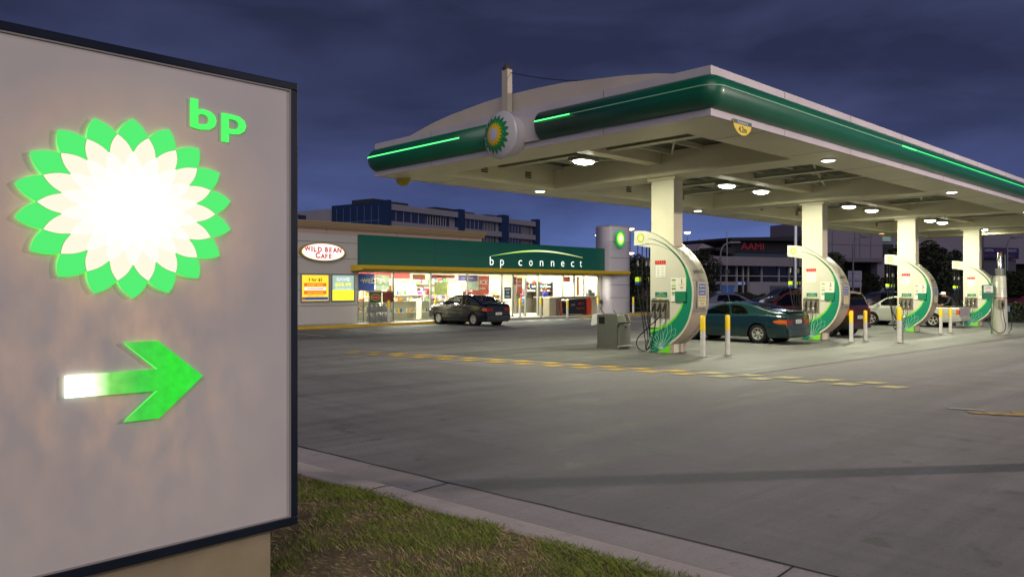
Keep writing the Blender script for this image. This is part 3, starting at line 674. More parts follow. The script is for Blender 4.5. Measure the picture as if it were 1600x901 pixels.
def pump(loc, number, label, first):
    t_ = thing('fuel_pump', label, 'fuel pump', loc, 0, 'crescent shaped fuel pumps')
    HX = .355
    outline = ARCS+[(1.17, 3.24), (1.17, 2.86), (.9, 2.82), (.64, 2.78), (.635, .0), (0, 0)]
    mb = MB(); mb.prism(outline, 'x', -HX+.02, HX-.02, 0); b = mb.build('body', BODY, t_)
    # rim: raised trim round the curved edge and the head
    rim = ARCS; inn = inset(ARCS, lambda s: .05 if s < .62 else .05+.34*min(1, (s-.62)/.33)**1.2)
    mb = MB(); n_ = len(rim)
    V = []
    for x in (-HX, HX):
        for p in rim: V.append((x, p[0], p[1]))
        for p in inn: V.append((x, p[0], p[1]))
    for s in (0, 1):
        o_ = s*2*n_
        for i in range(n_-1): mb.f.append((o_+i, o_+i+1, o_+n_+i+1, o_+n_+i)); mb.mi.append(0); mb.sm.append(False)
    for i in range(n_-1):
        mb.f.append((i, i+1, 2*n_+i+1, 2*n_+i)); mb.mi.append(0); mb.sm.append(True)
        mb.f.append((n_+i, n_+i+1, 3*n_+i+1, 3*n_+i)); mb.mi.append(0); mb.sm.append(True)
    mb.f.append((n_-1, 2*n_-1, 4*n_-1, 3*n_-1)); mb.mi.append(0); mb.sm.append(False); mb.f.append((0, n_, 3*n_, 2*n_)); mb.mi.append(0); mb.sm.append(False)
    mb.v = V; mb.build('rim', BODY, t_)
    # lower rim skin in beige
    mb = MB(); pr = [q for q in ARCS if q[1] < 1.12]; n2 = len(pr)
    po = inset(ARCS, -.004)[:n2]
    V = [(-HX+.004, p[0], p[1]) for p in po]+[(HX-.004, p[0], p[1]) for p in po]
    mb.add(V, [(i, i+1, n2+i+1, n2+i) for i in range(n2-1)], 0, True); mb.box(-HX+.01, -.006, 0.003, HX-.01, -.003, .25); mb.build('lower_rim_panel', BEIGE, t_)
    for zz in (1.12, 1.93, .26):
        mb = MB(); c = min(ARCS, key=lambda p: abs(p[1]-zz)+(5 if p[0] > 0.1 else 0)); mb.box(-HX+.002, c[0]-.007, c[1]-.005, HX-.002, c[0]+.02, c[1]+.005); mb.build('panel_seam', mat('seam_grey', '6a665a', .7), t_)
    mb = MB(); mb.box(-HX-.01, -.02, -.01, HX+.01, .66, .02); mb.build('base_plate', mat('base_grey', '5d574b', .7), t_)
    for sx in (-1, 1):
        X = sx*(HX-.018); Xa = X+sx*.003; Xb = X+sx*.006; Xc = X+sx*.009
        def poly(pts, x, mt, nm, th=.002):
            mb = MB(); mb.prism(pts, 'x', x, x+sx*th, 0); return mb.build(nm, mt, t_)
        # dark green band between rim and main panel
        o_ = inset(ARCS, .055)
        def band(s):     # width of the dark green along the arc parameter
            return .055+(.30-.02*s if s < .22 else max(.012, .30-.42*(s-.22)))
        w1 = inset(ARCS, lambda s: .055+(.36 if s < .08 else .24*(1-.15*s) if s < .3 else max(.010, .24*(1-.15*s)*(1-(s-.3)/.62))))
        i0, i1 = 10, int(len(ARCS)*.90)
        low = [(.635, .52), (.45, .57), (.28, .63), (.12, .71), (-.13, .90), (-.31, 1.12)]
        inner = interp(low+[(-.42, 1.40), (-.49, 1.72), (-.50, 1.93), (-.475, 2.08), (-.375, 2.32), (-.25, 2.52), (-.13, 2.65), (.04, 2.77), (.28, 2.87)], 4)
        outer = [p for p in o_ if p[1] > .26 and p[0] < .30]
        topp = [(.62, 2.95)]
        g_ = [(.632, .02)]+[(.632, .52)]+inner[1:]+[q for q in outer[::-1] if q[1] < 2.84]+[(.0, .27), (.02, .22)]
        g_[-2:] = [(.02, .25), (.30, .10), (.45, .02)]
        mb = MB(); mb.prism(g_, 'x', Xa, Xa+sx*.002, 0); mb.build('green_band', PG, t_)
        # lime edge inside the dark green, widest at the bottom
        le = interp([(.632, .525), (.45, .575), (.28, .635), (.12, .715), (-.13, .905), (-.31, 1.125), (-.42, 1.405), (-.485, 1.725), (-.495, 1.93), (-.47, 2.08), (-.37, 2.32), (-.245, 2.52)], 4)
        li = [(p[0]+.07*(1-i/len(le))+.004, p[1]+.09*(1-i/len(le))**2*(1.0 if i < 12 else .6)) for i, p in enumerate(le)]
        li[0] = (.632, .655)
        poly(le+li[::-1], Xb, LG, 'lime_edge')
        poly([(.003, .24), (.42, .02), (.003, .02)], Xb, LG, 'lime_corner')
        # petal outline decoration on the green foot
        mb = MB(); c0 = (.28, .10)
        for a in range(11):
            th = radians(8+a*15.5); ln = .84 if 5 < a else .66; 
            for s2 in (-1, 1):
                pts = []
                for q in range(9):
                    t2 = q/8; rr = ln*t2; an = th+s2*.30*sin(pi*t2)*(.9)
                    y = c0[0]+rr*cos(an)*.8; z = c0[1]+rr*sin(an)*.9
                    if not (y < .625 and z > .03): continue
                    pts.append((Xb+sx*.001, y, z))
                ok = []
                for p in pts:        # keep inside the green band
                    yy, zz = p[1], p[2]; edge = min(ARCS, key=lambda q: abs(q[1]-zz)+(9 if q[0] > .1 and zz > .3 else 0))
                    ie = max([q[1] for q in inner if abs(q[0]-yy) < .06] or [9]) if yy > -.2 else 9
                    if yy > edge[0]+.07 and zz < ie-.02: ok.append(p)
                if len(ok) > 2: mb.tube(ok, .0048, 4)
        if mb.v: mb.build('petal_outline', WLINE, t_)
        fx = Xa+sx*.0015
        rr_ = (0, -sx*-1, 0)
        right = (0, -1, 0) if sx < 0 else (0, 1, 0)
        # nozzle bay with three nozzles
        mb = MB(); mb.box(min(X, X+sx*.02), .05, .93, max(X, X+sx*.02), .57, 1.38); mb.box(min(X, X+sx*.05), .04, 1.38, max(X, X+sx*.05), .58, 1.405); mb.box(min(X, X+sx*.045), .04, .93, max(X, X+sx*.045), .055, 1.38); mb.box(min(X, X+sx*.045), .565, .93, max(X, X+sx*.045), .58, 1.38)
        mb.build('nozzle_bay', GRY, t_)
        for k in range(3):
            y = .47-.165*k
            nz = MB(); nz.tube([(X+sx*.05, y-.02, 1.33), (X+sx*.06, y, 1.27), (X+sx*.075, y+.02, 1.17), (X+sx*.10, y+.035, 1.10)], [.014, .022, .028, .024], 8)
            nzo = nz.build('nozzle', BLK, t_)
            h = MB(); h.tube([(X+sx*.10, y+.035, 1.11), (X+sx*.125, y+.05, 1.06), (X+sx*.13, y+.055, 1.0)], [.02, .025, .018], 8); h.build('coupling', CHR, nzo)
            g2 = MB(); g2.tube([(X+sx*.09, y-.03, 1.25), (X+sx*.14, y-.01, 1.17), (X+sx*.13, y+.03, 1.08)], .008, 5); g2.build('trigger_guard', BLK, nzo)
            # hose: from nozzle down, looping back up to the head
            yt = 1.08-.06*k; xt = sx*(.30-.12*k)
            loop = .12+.05*k
            pts = [(X+sx*.13, y+.055, 1.0), (X+sx*.16, y+.06, .75), (X+sx*.15, y+.10+.05*k, .38), (X+sx*.14, y+.2, .14+.02*k), (X+sx*.08, .72+.02*k, .09+.03*k), (xt*.9, .86-.01*k, .35+.08*k), (xt*.95, .93+.02*k, .9), (xt, yt, 1.7), (xt, yt, 2.85)]
            if first and sx < 0 and k == 2:
                pts = [(X-.13, y+.055, 1.0), (X-.17, y+.2, .86), (X-.2, .55, .68), (X-.2, .86, .42), (X-.15, .98, .22), (X-.1, .90, .06), (X-.05, .74, .05), (-.2, .72, .3), (-.24, .8, .9), (xt, .95, 1.6), (xt, .97, 2.85)]
            sp_ = []
            for i in range(len(pts)-1):
                p0 = Vector(pts[max(0, i-1)]); p1 = Vector(pts[i]); p2 = Vector(pts[i+1]); p3 = Vector(pts[min(len(pts)-1, i+2)])
                for q in range(6):
                    tt = q/6; sp_.append(.5*((2*p1)+(-p0+p2)*tt+(2*p0-5*p1+4*p2-p3)*tt*tt+(-p0+3*p1-3*p2+p3)*tt**3))
            sp_.append(Vector(pts[-1])); h = MB(); h.tube(sp_, .0135, 7); h.build('hose', BLK, t_)
            if k != 1:
                h = MB(); h.cyl((xt, yt if not (first and sx < 0 and k == 2) else .97, 2.3), (xt, yt if not (first and sx < 0 and k == 2) else .97, 2.44), .03, n=8); h.build('hose_swivel', CHR, t_)
        h = MB(); h.box(sx*.30-.05, 1.0, 1.88, sx*.30+.05, 1.13, 2.0); h.build('hose_label', mat('label_lime', 'b8d820', .5), t_)
        h = MB(); h.box(sx*.30-.05, 1.0, 1.80, sx*.30+.05, 1.13, 1.878); h.build('hose_label', mat('label_blue', '1c3f78', .5), t_)
        # labels
        def rect(y0, z0, y1, z1, x, mt, nm, th=.004, parent=None):
            mb = MB(); mb.box(min(x, x+sx*th), y0, z0, max(x, x+sx*th), y1, z1); return mb.build(nm, mt, parent or t_)
        def txt(s, y, z, size, mt, fit=None, bold=0.01, x=None, parent=None):
            mb = MB(); mb.text(s, ((x or Xc), y, z), right, (0, 0, 1), size, bold=bold, center=True, fit=fit); return mb.build('lettering', mt, parent or t_)
        TB = mat('txt_dark', '1c1c1a', .5); TW = mat('txt_white', 'd8d8d0', .5); TR = mat('txt_red', 'c22a1c', .5)
        st_ = rect(.15, 1.98, .46, 2.31, Xa, mat('sticker_white', 'dcdcd0', .5), 'sticker', .002)
        for k, (yy) in enumerate((.455, .385, .315, .245, .175)):
            rect(yy-.028, 2.335, yy+.03, 2.43, Xa, TR, 'warning_symbol', .002)
            pass
        txt('DANGER NO SMOKING', .305, 2.315, .026, TR, .30)
        for r_ in range(4):
            for c_ in (.38, .24):
                txt(('No', 'Stop', 'Off', 'Turn')[r_] if c_ > .3 else ('fire', 'idle', 'phone', 'key')[r_], c_, 2.23-.07*r_, .035, TB, .05)
        gs = rect(.10, 1.47, .48, 1.60, Xa, mat('label_green', '147050', .5), 'instruction_label', .003)
        txt('PLEASE', .29, 1.565, .024, TW, .12); txt('REPLACE NOZZLE', .29, 1.53, .024, TW, .24); txt('PAY INSIDE SHOP', .29, 1.488, .024, TW, .30)
        for k, (mt_, nm_) in enumerate(((mat('grade_grey', '7a7a6a', .5), 'grade_label'), (mat('grade_lime', 'a9c63c', .5), 'grade_label'), (mat('grade_pale', 'b9c9a8', .5), 'grade_label'))):
            rect(.43-.175*k, 1.415, .57-.175*k, 1.445, Xa, mt_, nm_, .003)
        # display
        dp = rect(-.48, 1.36, -.02, 1.97, Xb, mat('display_white', 'dedcca', .4), 'display', .014)
        xd = X+sx*.0215
        rect(-.485, 1.36, -.16, 1.62, Xb, mat('display_green', '12754f', .45), 'display_cover', .03)
        mb = MB(); mb.text(number, (xd, -.355, 1.82), right, (0, 0, 1), .17, bold=.02, center=True); mb.build('pump_number', mat('txt_olive', '50502a', .5), dp)
        for k in range(4):
            rect(-.17, 1.90-.11*k, -.05, 1.925-.11*k, X+sx*.0205, TB if k != 1 else mat('label_lime', 'b8d820', .5), 'price_label', .002, dp)
            rect(-.17, 1.86-.11*k, -.05, 1.875-.11*k, X+sx*.0205, mat('label_lime', 'b8d820', .5) if k % 2 == 0 else mat('label_green', '147050', .5), 'price_label', .002, dp)
        rect(-.43, 1.79, -.28, 1.80, X+sx*.0205, mat('label_ochre', 'a08a40', .5), 'price_label', .002, dp); rect(-.40, 1.70, -.31, 1.74, X+sx*.0205, mat('label_salmon', 'c88', .5) if False else mat('label_salmon', 'cc8878', .5), 'price_label', .002, dp)
        # helios on the head
        hy, hz_ = .94, 3.045; xh = sx*(HX+.001)
        for (r1, r2, mt_, dx_, ro) in ((.118, .096, mat('head_green', '5a8a1e', .5), .001, 0), (.092, .078, mat('head_yellow', 'c8dc3c', .5, emit=(.7, .8, .12, 1), es=.25), .0025, .17), (.05, .045, mat('head_white', 'e4eca0', .5, emit=(.9, .95, .5, 1), es=.3), .004, 0)):
            mb = MB(); pts = star(18, r1, r2, ro); fan(mb, pts, lambda a, b_: (xh+sx*dx_, hy+a, hz_+b_)); mb.build('head_emblem', mt_, t_)
        mb = MB(); cv = interp([(.70, 3.02), (.50, 2.985), (.30, 2.905)]+[q for q in inset(ARCS, .065)[::-1] if q[0] < .17 and q[1] > 2.15][::4], 4); n_ = len(cv)
        vs = []
        for i, p in enumerate(cv): wd = .006+.040*i/n_; vs += [(xh+sx*.002, p[0]+wd*.5, p[1]-wd*.8), (xh+sx*.002, p[0]-wd*.2, p[1]+wd*.5)]
        mb.add(vs, [(2*i, 2*i+1, 2*i+3, 2*i+2) for i in range(n_-1)]); mb.build('head_swoosh', DG, t_)
    # end rim: word and poster frame facing the camera side
    mb = MB(); c = (-.575, 2.14); tz = Vector((0, .47, .88)).normalized()
    mb.text('petrol', (.0, -.632, 2.09), (1, 0, 0), tz, .19, bold=.012, center=True, fit=.44); mb.build('lettering', mat('txt_grey_green', '4d5544', .5), t_)
    fr = MB(); fr.box(-.21, -.725, 1.20, .22, -.703, 1.88); fo = fr.build('poster_frame', mat('frame_silver', '9a958a', .4), t_)
    mb = MB(); mb.box(-.17, -.729, 1.25, .18, -.726, 1.84); mb.build('poster', mat('poster_cream', 'cbc493', .5), fo)
    mb = MB(); mb.box(-.15, -.732, 1.52, .16, -.730, 1.82); mb.build('poster_picture', mat('poster_blue', '3a56a0', .5), fo)
    mb = MB(); mb.text('SAVE', (0, -.7335, 1.73), (1, 0, 0), (0, 0, 1), .075, center=True, fit=.24, bold=.02); mb.text('DOUBLE', (0, -.7335, 1.645), (1, 0, 0), (0, 0, 1), .06, center=True, fit=.27, bold=.02); mb.text('OFFER', (0, -.7335, 1.555), (1, 0, 0), (0, 0, 1), .06, center=True, fit=.24, bold=.02); mb.build('lettering', mat('txt_cream', 'd8d8a0', .5), fo)
    mb = MB(); mb.text('Buy any 2', (0, -.7335, 1.45), (1, 0, 0), (0, 0, 1), .05, center=True, fit=.26, bold=.01); mb.text('Save on', (0, -.7335, 1.375), (1, 0, 0), (0, 0, 1), .05, center=True, fit=.24, bold=.01); mb.text('fuel', (0, -.7335, 1.295), (1, 0, 0), (0, 0, 1), .05, center=True, fit=.12, bold=.01); mb.build('lettering', mat('txt_dark', '1c1c1a', .5), fo)
    return t_
for k, (nb, lb) in enumerate((('1', 'white and green crescent fuel pump beside the grey bin, nearest of the four'), ('3', 'white and green crescent fuel pump between the teal coupe and the red wagon'), ('5', 'white and green crescent fuel pump between the red wagon and the white ute'), ('7', 'white and green crescent fuel pump behind the white ute tail, farthest of the four'))):
    pump((17.26+8.7*k, 11.7, gz(16.9+8.7*k, 11.7)+.004), nb, lb, k == 0)
# ------------------------------------------------------------------ bollards
BW = mat('bollard_white', 'c9c8bd', .45, noise=.12, nscale=6); BY = mat('bollard_yellow', 'f2cf0e', .4, noise=.06, nscale=5)
def bollard(u, v, lb, h=1.02, z=None, r_=.062, first=[None], gs='bollards'):
    z = gz(u, v)+.004 if z is None else z
    if first[0] is None:
        t_ = thing('bollard', lb, 'bollard', (u, v, z), 0, gs)
        mb = MB(); mb.cyl((0, 0, 0), (0, 0, .65), r_, n=20); mb.build('post', BW, t_)
        mb = MB(); mb.lathe([(r_+.001, .651), (r_+.001, 1.0), (r_*.85, 1.022), (.005, 1.03)], n=20); mb.build('sleeve', BY, t_)
        mb = MB(); mb.lathe([(r_+.06, .001), (r_+.05, .012), (r_, .014)], n=16); mb.build('footing', mat('footing_grey', '55544a', .9), t_)
        first[0] = t_; return t_
    return dup(first[0], (u, v, z), label=lb, group=gs)
for (u, v, lb) in ((16.68, 10.58, 'white bollard with yellow sleeve right beside the nearest pump'), (17.68, 10.49, 'white bollard with yellow sleeve in front of the teal coupe'), (25.57, 10.64, 'white bollard with yellow sleeve just right of the second pump'), (26.47, 10.55, 'white bollard with yellow sleeve below the red wagon bumper'), (34.03, 10.59, 'white bollard with yellow sleeve at the ute rear wheel, left of a close pair'), (34.92, 10.51, 'white bollard with yellow sleeve at the ute side, right of a close pair')):
    bollard(u, v, lb)
b = bollard(26.5, 9.48, 'thicker white bollard with yellow top and a tap in front of the third pump'); b.scale = (1.15, 1.15, 1.13)
tp = thing('water_tap', 'small silver water tap and pipe at the thick bollard by the third pump', 'tap', (26.62, 9.42, gz(26.5, 9.48)+.004))
mb = MB(); mb.cyl((0.02, 0, 0), (0.02, 0, .82), .02, n=8); mb.tube([(.02, 0, .82), (.06, -.03, .86), (.11, -.06, .84), (.12, -.06, .78)], .018, 7); mb.build('pipe', CHR, tp)
mb = MB(); mb.lathe([(.04, .9), (.045, .915), (.01, .93)], (.04, -.02, 0), 10); mb.build('handle', CHR, tp)
# ------------------------------------------------------------------ bin unit by pump 1
bn = thing('forecourt_bin', 'grey moulded forecourt bin with squeegee bay and white paper towel box', 'bin', (17.0, 13.5, gz(17, 13.5)+.004))
BG = mat('bin_grey', '5a5b52', .55, noise=.08, bump=.1, bscale=200); BG2 = mat('bin_grey_door', '62635a', .5, noise=.05); BKK = mat('opening_black', '050505', .9)
mb = MB()     # local x = away along the row, y = towards the shop
mb.prism([(-.03, 0), (-.03, .05), (.03, .10), (.03, .66), (-.03, .75), (.02, .92), (.04, .97), (.72, .97), (.74, .90), (.73, .10), (.76, .05), (.76, 0)], 'x', .0, .30, 0)
mb.prism([(.02, 0), (.02, .05), (.05, .10), (.05, .70), (.0, .74), (.0, .76), (.74, .76), (.73, .10), (.76, .05), (.76, 0)], 'x', .301, .60, 0)
mb.build('body', BG, bn, bevel=.012)
mb = MB(); mb.prism([(.0, .761), (.09, .97), (.70, .97), (.73, .761)], 'x', .32, .40, 0); mb.prism([(.0, .761), (.09, .97), (.70, .97), (.73, .761)], 'x', .55, .60, 0); mb.box(.401, .5, .761, .549, .72, .95); mb.build('squeegee_bay', BG, bn, bevel=.008)
mb = MB(); mb.box(-.004, .46, .70, .0, .67, .90); mb.build('bin_opening', BKK, bn)
mb = MB(); mb.box(.07, -.01, .11, .58, .045, .70); mb.build('door', BG2, bn, bevel=.015)
mb = MB(); mb.box(.30, -.016, .60, .38, -.011, .63); mb.build('door_latch', BKK, bn)
mb = MB(); mb.box(.05, -.06, .085, .60, .04, .105); mb.build('ledge', mat('ledge_pale', 'b5b3a8', .4), bn)
mb = MB(); mb.prism([(.745, .68), (.93, .64), (.95, .67), (.90, .95), (.745, .985)], 'x', -.02, .26, 0); mb.build('towel_box', mat('towel_white', 'd9d8d0', .45), bn, bevel=.01)
for k, (x, y, ln) in enumerate(((.44, .30, .28), (.50, .24, .22))):
    mb = MB(); mb.cyl((x, y, .76), (x-.06, y+.14, .80+ln), .011, n=6); mb.box(x-.07, y-.02, .85, x+.05, y+.01, .88); mb.build('squeegee', BLK if k == 0 else CHR, bn)
mb = MB(); mb.tube([(.1, .55, .97), (.08, .62, 1.06), (.06, .68, 1.17)], .012, 6); mb.build('squeegee', BLK, bn)
# ------------------------------------------------------------------ cars
GLS = glass('car_glass', (.10, .11, .12, 1), .2); GLT = glass('car_glass_clear', (.32, .33, .36, 1), .15)
RUB = mat('tyre_rubber', '131312', .85, noise=.15, nscale=30); RIM = mat('alloy_rim', 'b8b6ac', .4, metal=.2); RIMD = mat('dark_rim', '55524c', .4, metal=.6)
BLKT = mat('black_trim', '0e0e0f', .55); LAMPR = mat('lamp_red', '7a100c', .2, coat=.6); LAMPO = mat('lamp_orange', 'd06018', .2, coat=.6); LAMPC = mat('lamp_clear', 'cfd2d4', .15, coat=.6)
PLT = mat('number_plate', 'c9cac4', .5); SEATM = mat('seat_cloth', '26262a', .9)
def pl(prof, x):
    for (a, b_) in zip(prof, prof[1:]):
        if a[0] <= x <= b_[0]:
            t = (x-a[0])/(b_[0]-a[0]+1e-9); return a[1]+(b_[1]-a[1])*t
    return prof[0][1] if x < prof[0][0] else prof[-1][1]
def crom(P, n=8): return [q for q in interp(P, n)]
def inpoly(x, z, P):
    c = False; n = len(P)
    for i in range(n):
        x0, y0 = P[i]; x1, y1 = P[(i+1) % n]
        if (y0 > z) != (y1 > z) and x < (x1-x0)*(z-y0)/(y1-y0)+x0: c = not c
    return c
def car(name, label, cat, loc, rz, paint, top, belt, W, wheels, wr, side_glass, front_glass, rear_glass, tail, head=None, rough_step=.03, rim='alloy', bump_h=.20, doors=(), glassm=None, plate=True, spoiler=False, arch=None, plate_z=.62, tumble=.24, group=None, mirror=None, trim=None, roof_y=None, hub=5, light_rear=None):
    # local: x = 0 rear bumper, +x forward, z up. Station/row grid so that panels, glass and lamps share one curved skin
    root = thing(name, label, cat, loc, rz, group)
    top = crom(top, 6); Lc = top[-1][0]; arch = arch or wr*1.13
    xs = [i*Lc/int(Lc/rough_step) for i in range(int(Lc/rough_step)+1)]
    def hw(x):
        e0 = max(0, .55-x)/.55; e1 = max(0, x-(Lc-.75))/.75
        return W/2*(1-.11*e0**2.4-.20*e1**2.3)
    def zbot(x):
        zb = bump_h+.04*max(0, (.4-x)/.4)+.03*max(0, (x-Lc+.5)/.5)
        for wx in wheels:
            d = abs(x-wx)
            if d < arch: zb = max(zb, wr+sqrt(arch*arch-d*d))
        return zb
    def ywid(x, z):
        zb_ = pl(belt, x); h = hw(x)
        if z <= zb_:
            t = (z-.5)/.35; return h*(1-.022*t*t if z > .5 else 1-.05*((.5-z)/.3)**2)-(.010 if abs(z-.62) < .012 else 0)
        t = (z-zb_)/.5; base = h*(1-.022*((zb_-.5)/.35)**2); return base-.025-tumble*t*(.75+.25*t)
    NR, NT = int(38*.03/rough_step), int(12*.03/rough_step)+2
    grid = []
    for x in xs:
        zt = pl(top, x); zb_ = zbot(x); zb_ = min(zb_, zt-.06); rnd = .045
        ze = max(zb_+.01, zt-rnd); row = []
        for j in range(NR+1):
            z = zb_+(ze-zb_)*j/NR; row.append((ywid(x, z), z))
        y0 = row[-1][0]
        for j in range(1, NT+1):
            a = j/NT; a2 = a*pi/2 if False else a; y = y0*(1-a)
            f = min(1, (1-y/y0)/.16) if y0 > 0 else 1; z = ze+rnd*(1-(1-f)**2)*.72+rnd*.28*(1-(y/y0)**2); 
            if j < 2: y = y0*(1-.035)
            row.append((y, z))
        grid.append(row)
    nr = len(grid[0]); keys = {'body': MB(), 'glass_s': MB(), 'glass_s2': MB(), 'windscreen': MB(), 'rear_window': MB(), 'tail_l': MB(), 'tail_r': MB(), 'tail_o': MB(), 'head_l': MB(), 'head_r': MB(), 'trim': MB()}
    P3 = lambda i, j, s: (xs[i], grid[i][j][0]*s, grid[i][j][1])
    for i in range(len(xs)-1):
        xm = (xs[i]+xs[i+1])/2
        for j in range(nr-1):
            q = [grid[i][j], grid[i+1][j], grid[i+1][j+1], grid[i][j+1]]; zm = sum(p[1] for p in q)/4; ym = sum(p[0] for p in q)/4
            sidep = j < NR-0
            k0 = 'body'
            inw = any(abs(xm-wx) < arch-.0 and zm < wr+sqrt(max(0, arch*arch-(xm-wx)**2))-.0 for wx in wheels)
            if sidep and j < NR and any(inpoly(xm, zm, g) for g in side_glass): k0 = 'side'
            elif sidep and tail and inpoly(xm, zm, tail): k0 = 'tail'
            elif sidep and head and inpoly(xm, zm, head): k0 = 'head'
            elif sidep and trim and (trim[0] < zm < trim[1]): k0 = 'trim'
            else:
                yl = ywid(xm, pl(top, xm)-.045)
                if rear_glass and rear_glass[0] < xm < rear_glass[1] and ym < yl-.07*(1 if j >= NR else 0)-.0 and j >= NR+1: k0 = 'rear_window'
                if front_glass and front_glass[0] < xm < front_glass[1] and j >= NR+1 and ym < yl-.05: k0 = 'windscreen'
            for s in (-1, 1):
                kk = {'side': 'glass_s' if s > 0 else 'glass_s2', 'tail': 'tail_l' if s > 0 else 'tail_r', 'head': 'head_l' if s > 0 else 'head_r'}.get(k0, k0)
                V = [P3(i, j, s), P3(i+1, j, s), P3(i+1, j+1, s), P3(i, j+1, s)]
                keys[kk].add(V if s < 0 else V[::-1], [(0, 1, 2, 3)], 0, True)
    for i in (0, len(xs)-1):     # end caps
        V = [P3(i, j, 1) for j in range(nr)]+[P3(i, j, -1) for j in range(nr-2, -1, -1)]
        keys['body'].add(V, [tuple(range(len(V)))], 0)
    def weld(mb, nm, mt, parent=root):
        if not mb.f: return None
        me = bpy.data.meshes.new(nm); me.from_pydata(mb.v, [], mb.f); bm = bmesh.new(); bm.from_mesh(me); bmesh.ops.remove_doubles(bm, verts=bm.verts, dist=.0008); bmesh.ops.recalc_face_normals(bm, faces=bm.faces)
        for f in bm.faces: f.smooth = len(f.verts) < 8
        for e in bm.edges:
            if len(e.link_faces) == 2 and e.calc_face_angle(0) > radians(50): e.smooth = False
        bm.to_mesh(me); bm.free(); me.materials.append(mt); o = bpy.data.objects.new(nm, me); COL.objects.link(o); o.parent = parent; return o
    body = weld(keys['body'], 'body', paint)
    gm = glassm or GLS
    weld(keys['glass_s'], 'side_window', gm); weld(keys['glass_s2'], 'side_window', gm); weld(keys['windscreen'], 'windscreen', gm); weld(keys['rear_window'], 'rear_window', gm)
    weld(keys['trim'], 'side_trim', BLKT)
    weld(keys['head_l'], 'headlight', LAMPC); weld(keys['head_r'], 'headlight', LAMPC)
    for s, kk in ((1, 'tail_l'), (-1, 'tail_r')):
        o = weld(keys[kk], 'tail_light', light_rear or LAMPO)
        if tail:
            z0, z1 = min(p[1] for p in tail), max(p[1] for p in tail); y1 = hw(0)*.985; zt_ = pl(top, 0)
            z0b, z1b = z0+.01, min(z1-.01, zt_-.03)
            mb = MB(); mb.box(-.012, min(s*y1, s*(y1-.36)), z0b, .004, max(s*y1, s*(y1-.36)), z1b); mb.build('tail_light', LAMPR, root, bevel=.006)
    if plate:
        mb = MB(); mb.box(-.022, -.19, plate_z-.06, -.006, .19, plate_z+.06); p_ = mb.build('number_plate', PLT, root)
        mb = MB(); mb.text('SA 472', (-.024, 0, plate_z-.035), (0, -1, 0), (0, 0, 1), .10, center=True, fit=.28, bold=.01); mb.build('lettering', mat('plate_ink', '3c4250', .6), p_)
    # rear bumper lip, floor, wheel wells, interior
    mb = MB(); mb.bbox(-.06, -hw(0)*.97, bump_h+.06, .08, hw(0)*.97, .50, .03); mb.build('rear_bumper', paint, root)
    mb = MB(); mb.box(.05, -hw(0)*.9, bump_h, Lc-.1, hw(0)*.9, bump_h+.03)
    for wx in wheels:
        for s in (-1, 1): mb.lathe([(arch-.003, s*(W/2-.04)), (arch-.003, s*(W/2-.30)), (.01, s*(W/2-.30))], (wx, 0, wr), 24, 0, 'y'); mb.f.pop(-2); mb.mi.pop(-2); mb.sm.pop(-2)
    mb.build('underbody', BLKT, root)
    mb = MB()
    for xx in [x for x in (Lc*.58, Lc*.36) if x < Lc]:
        for s in (-.36, .36): mb.bbox(xx-.25, s-.23, .35, xx+.25, s+.23, .52, .04); mb.prism([(xx-.25, .5), (xx-.14, .5), (xx-.24, 1.02), (xx-.34, 1.02)], 'y', s-.22, s+.22); mb.bbox(xx-.36, s-.13, 1.04, xx-.27, s+.13, 1.20, .03)
    mb.build('seats', SEATM, root)
    # seams and handles
    mb = MB()
    for ln in doors:
        for s in (-1, 1): mb.tube([(x, s*(ywid(x, z)+.001), z) for x, z in ln], .0035, 4)
    if doors: mb.build('door_seams', BLKT, root)
    zmid = pl(belt, Lc*.5)-.10
    for ln in doors[:2]:
        x = ln[0][0]+.14
        for s in (-1, 1): mb = MB(); mb.bbox(x-.07, s*(ywid(x, zmid)+.012)-.01, zmid-.015, x+.07, s*(ywid(x, zmid)+.012)+.01, zmid+.015, .005); mb.build('door_handle', paint, root)
    if mirror:
        for s in (-1, 1):
            mb = MB(); y = s*(ywid(mirror[0], mirror[1])+.09); mb.bbox(mirror[0]-.06, y-.09, mirror[1]-.05, mirror[0]+.05, y+.09, mirror[1]+.08, .02); mb.build('wing_mirror', paint, root, bevel=.02)
    if spoiler:
        mb = MB(); mb.prism([(.02, spoiler), (.26, spoiler+.015), (.24, spoiler+.04), (.0, spoiler+.03)], 'y', -hw(.2)*.78, hw(.2)*.78); mb.box(.1, -.5, spoiler-.06, .16, -.44, spoiler+.01); mb.box(.1, .44, spoiler-.06, .16, .5, spoiler+.01); mb.build('spoiler', paint, root)
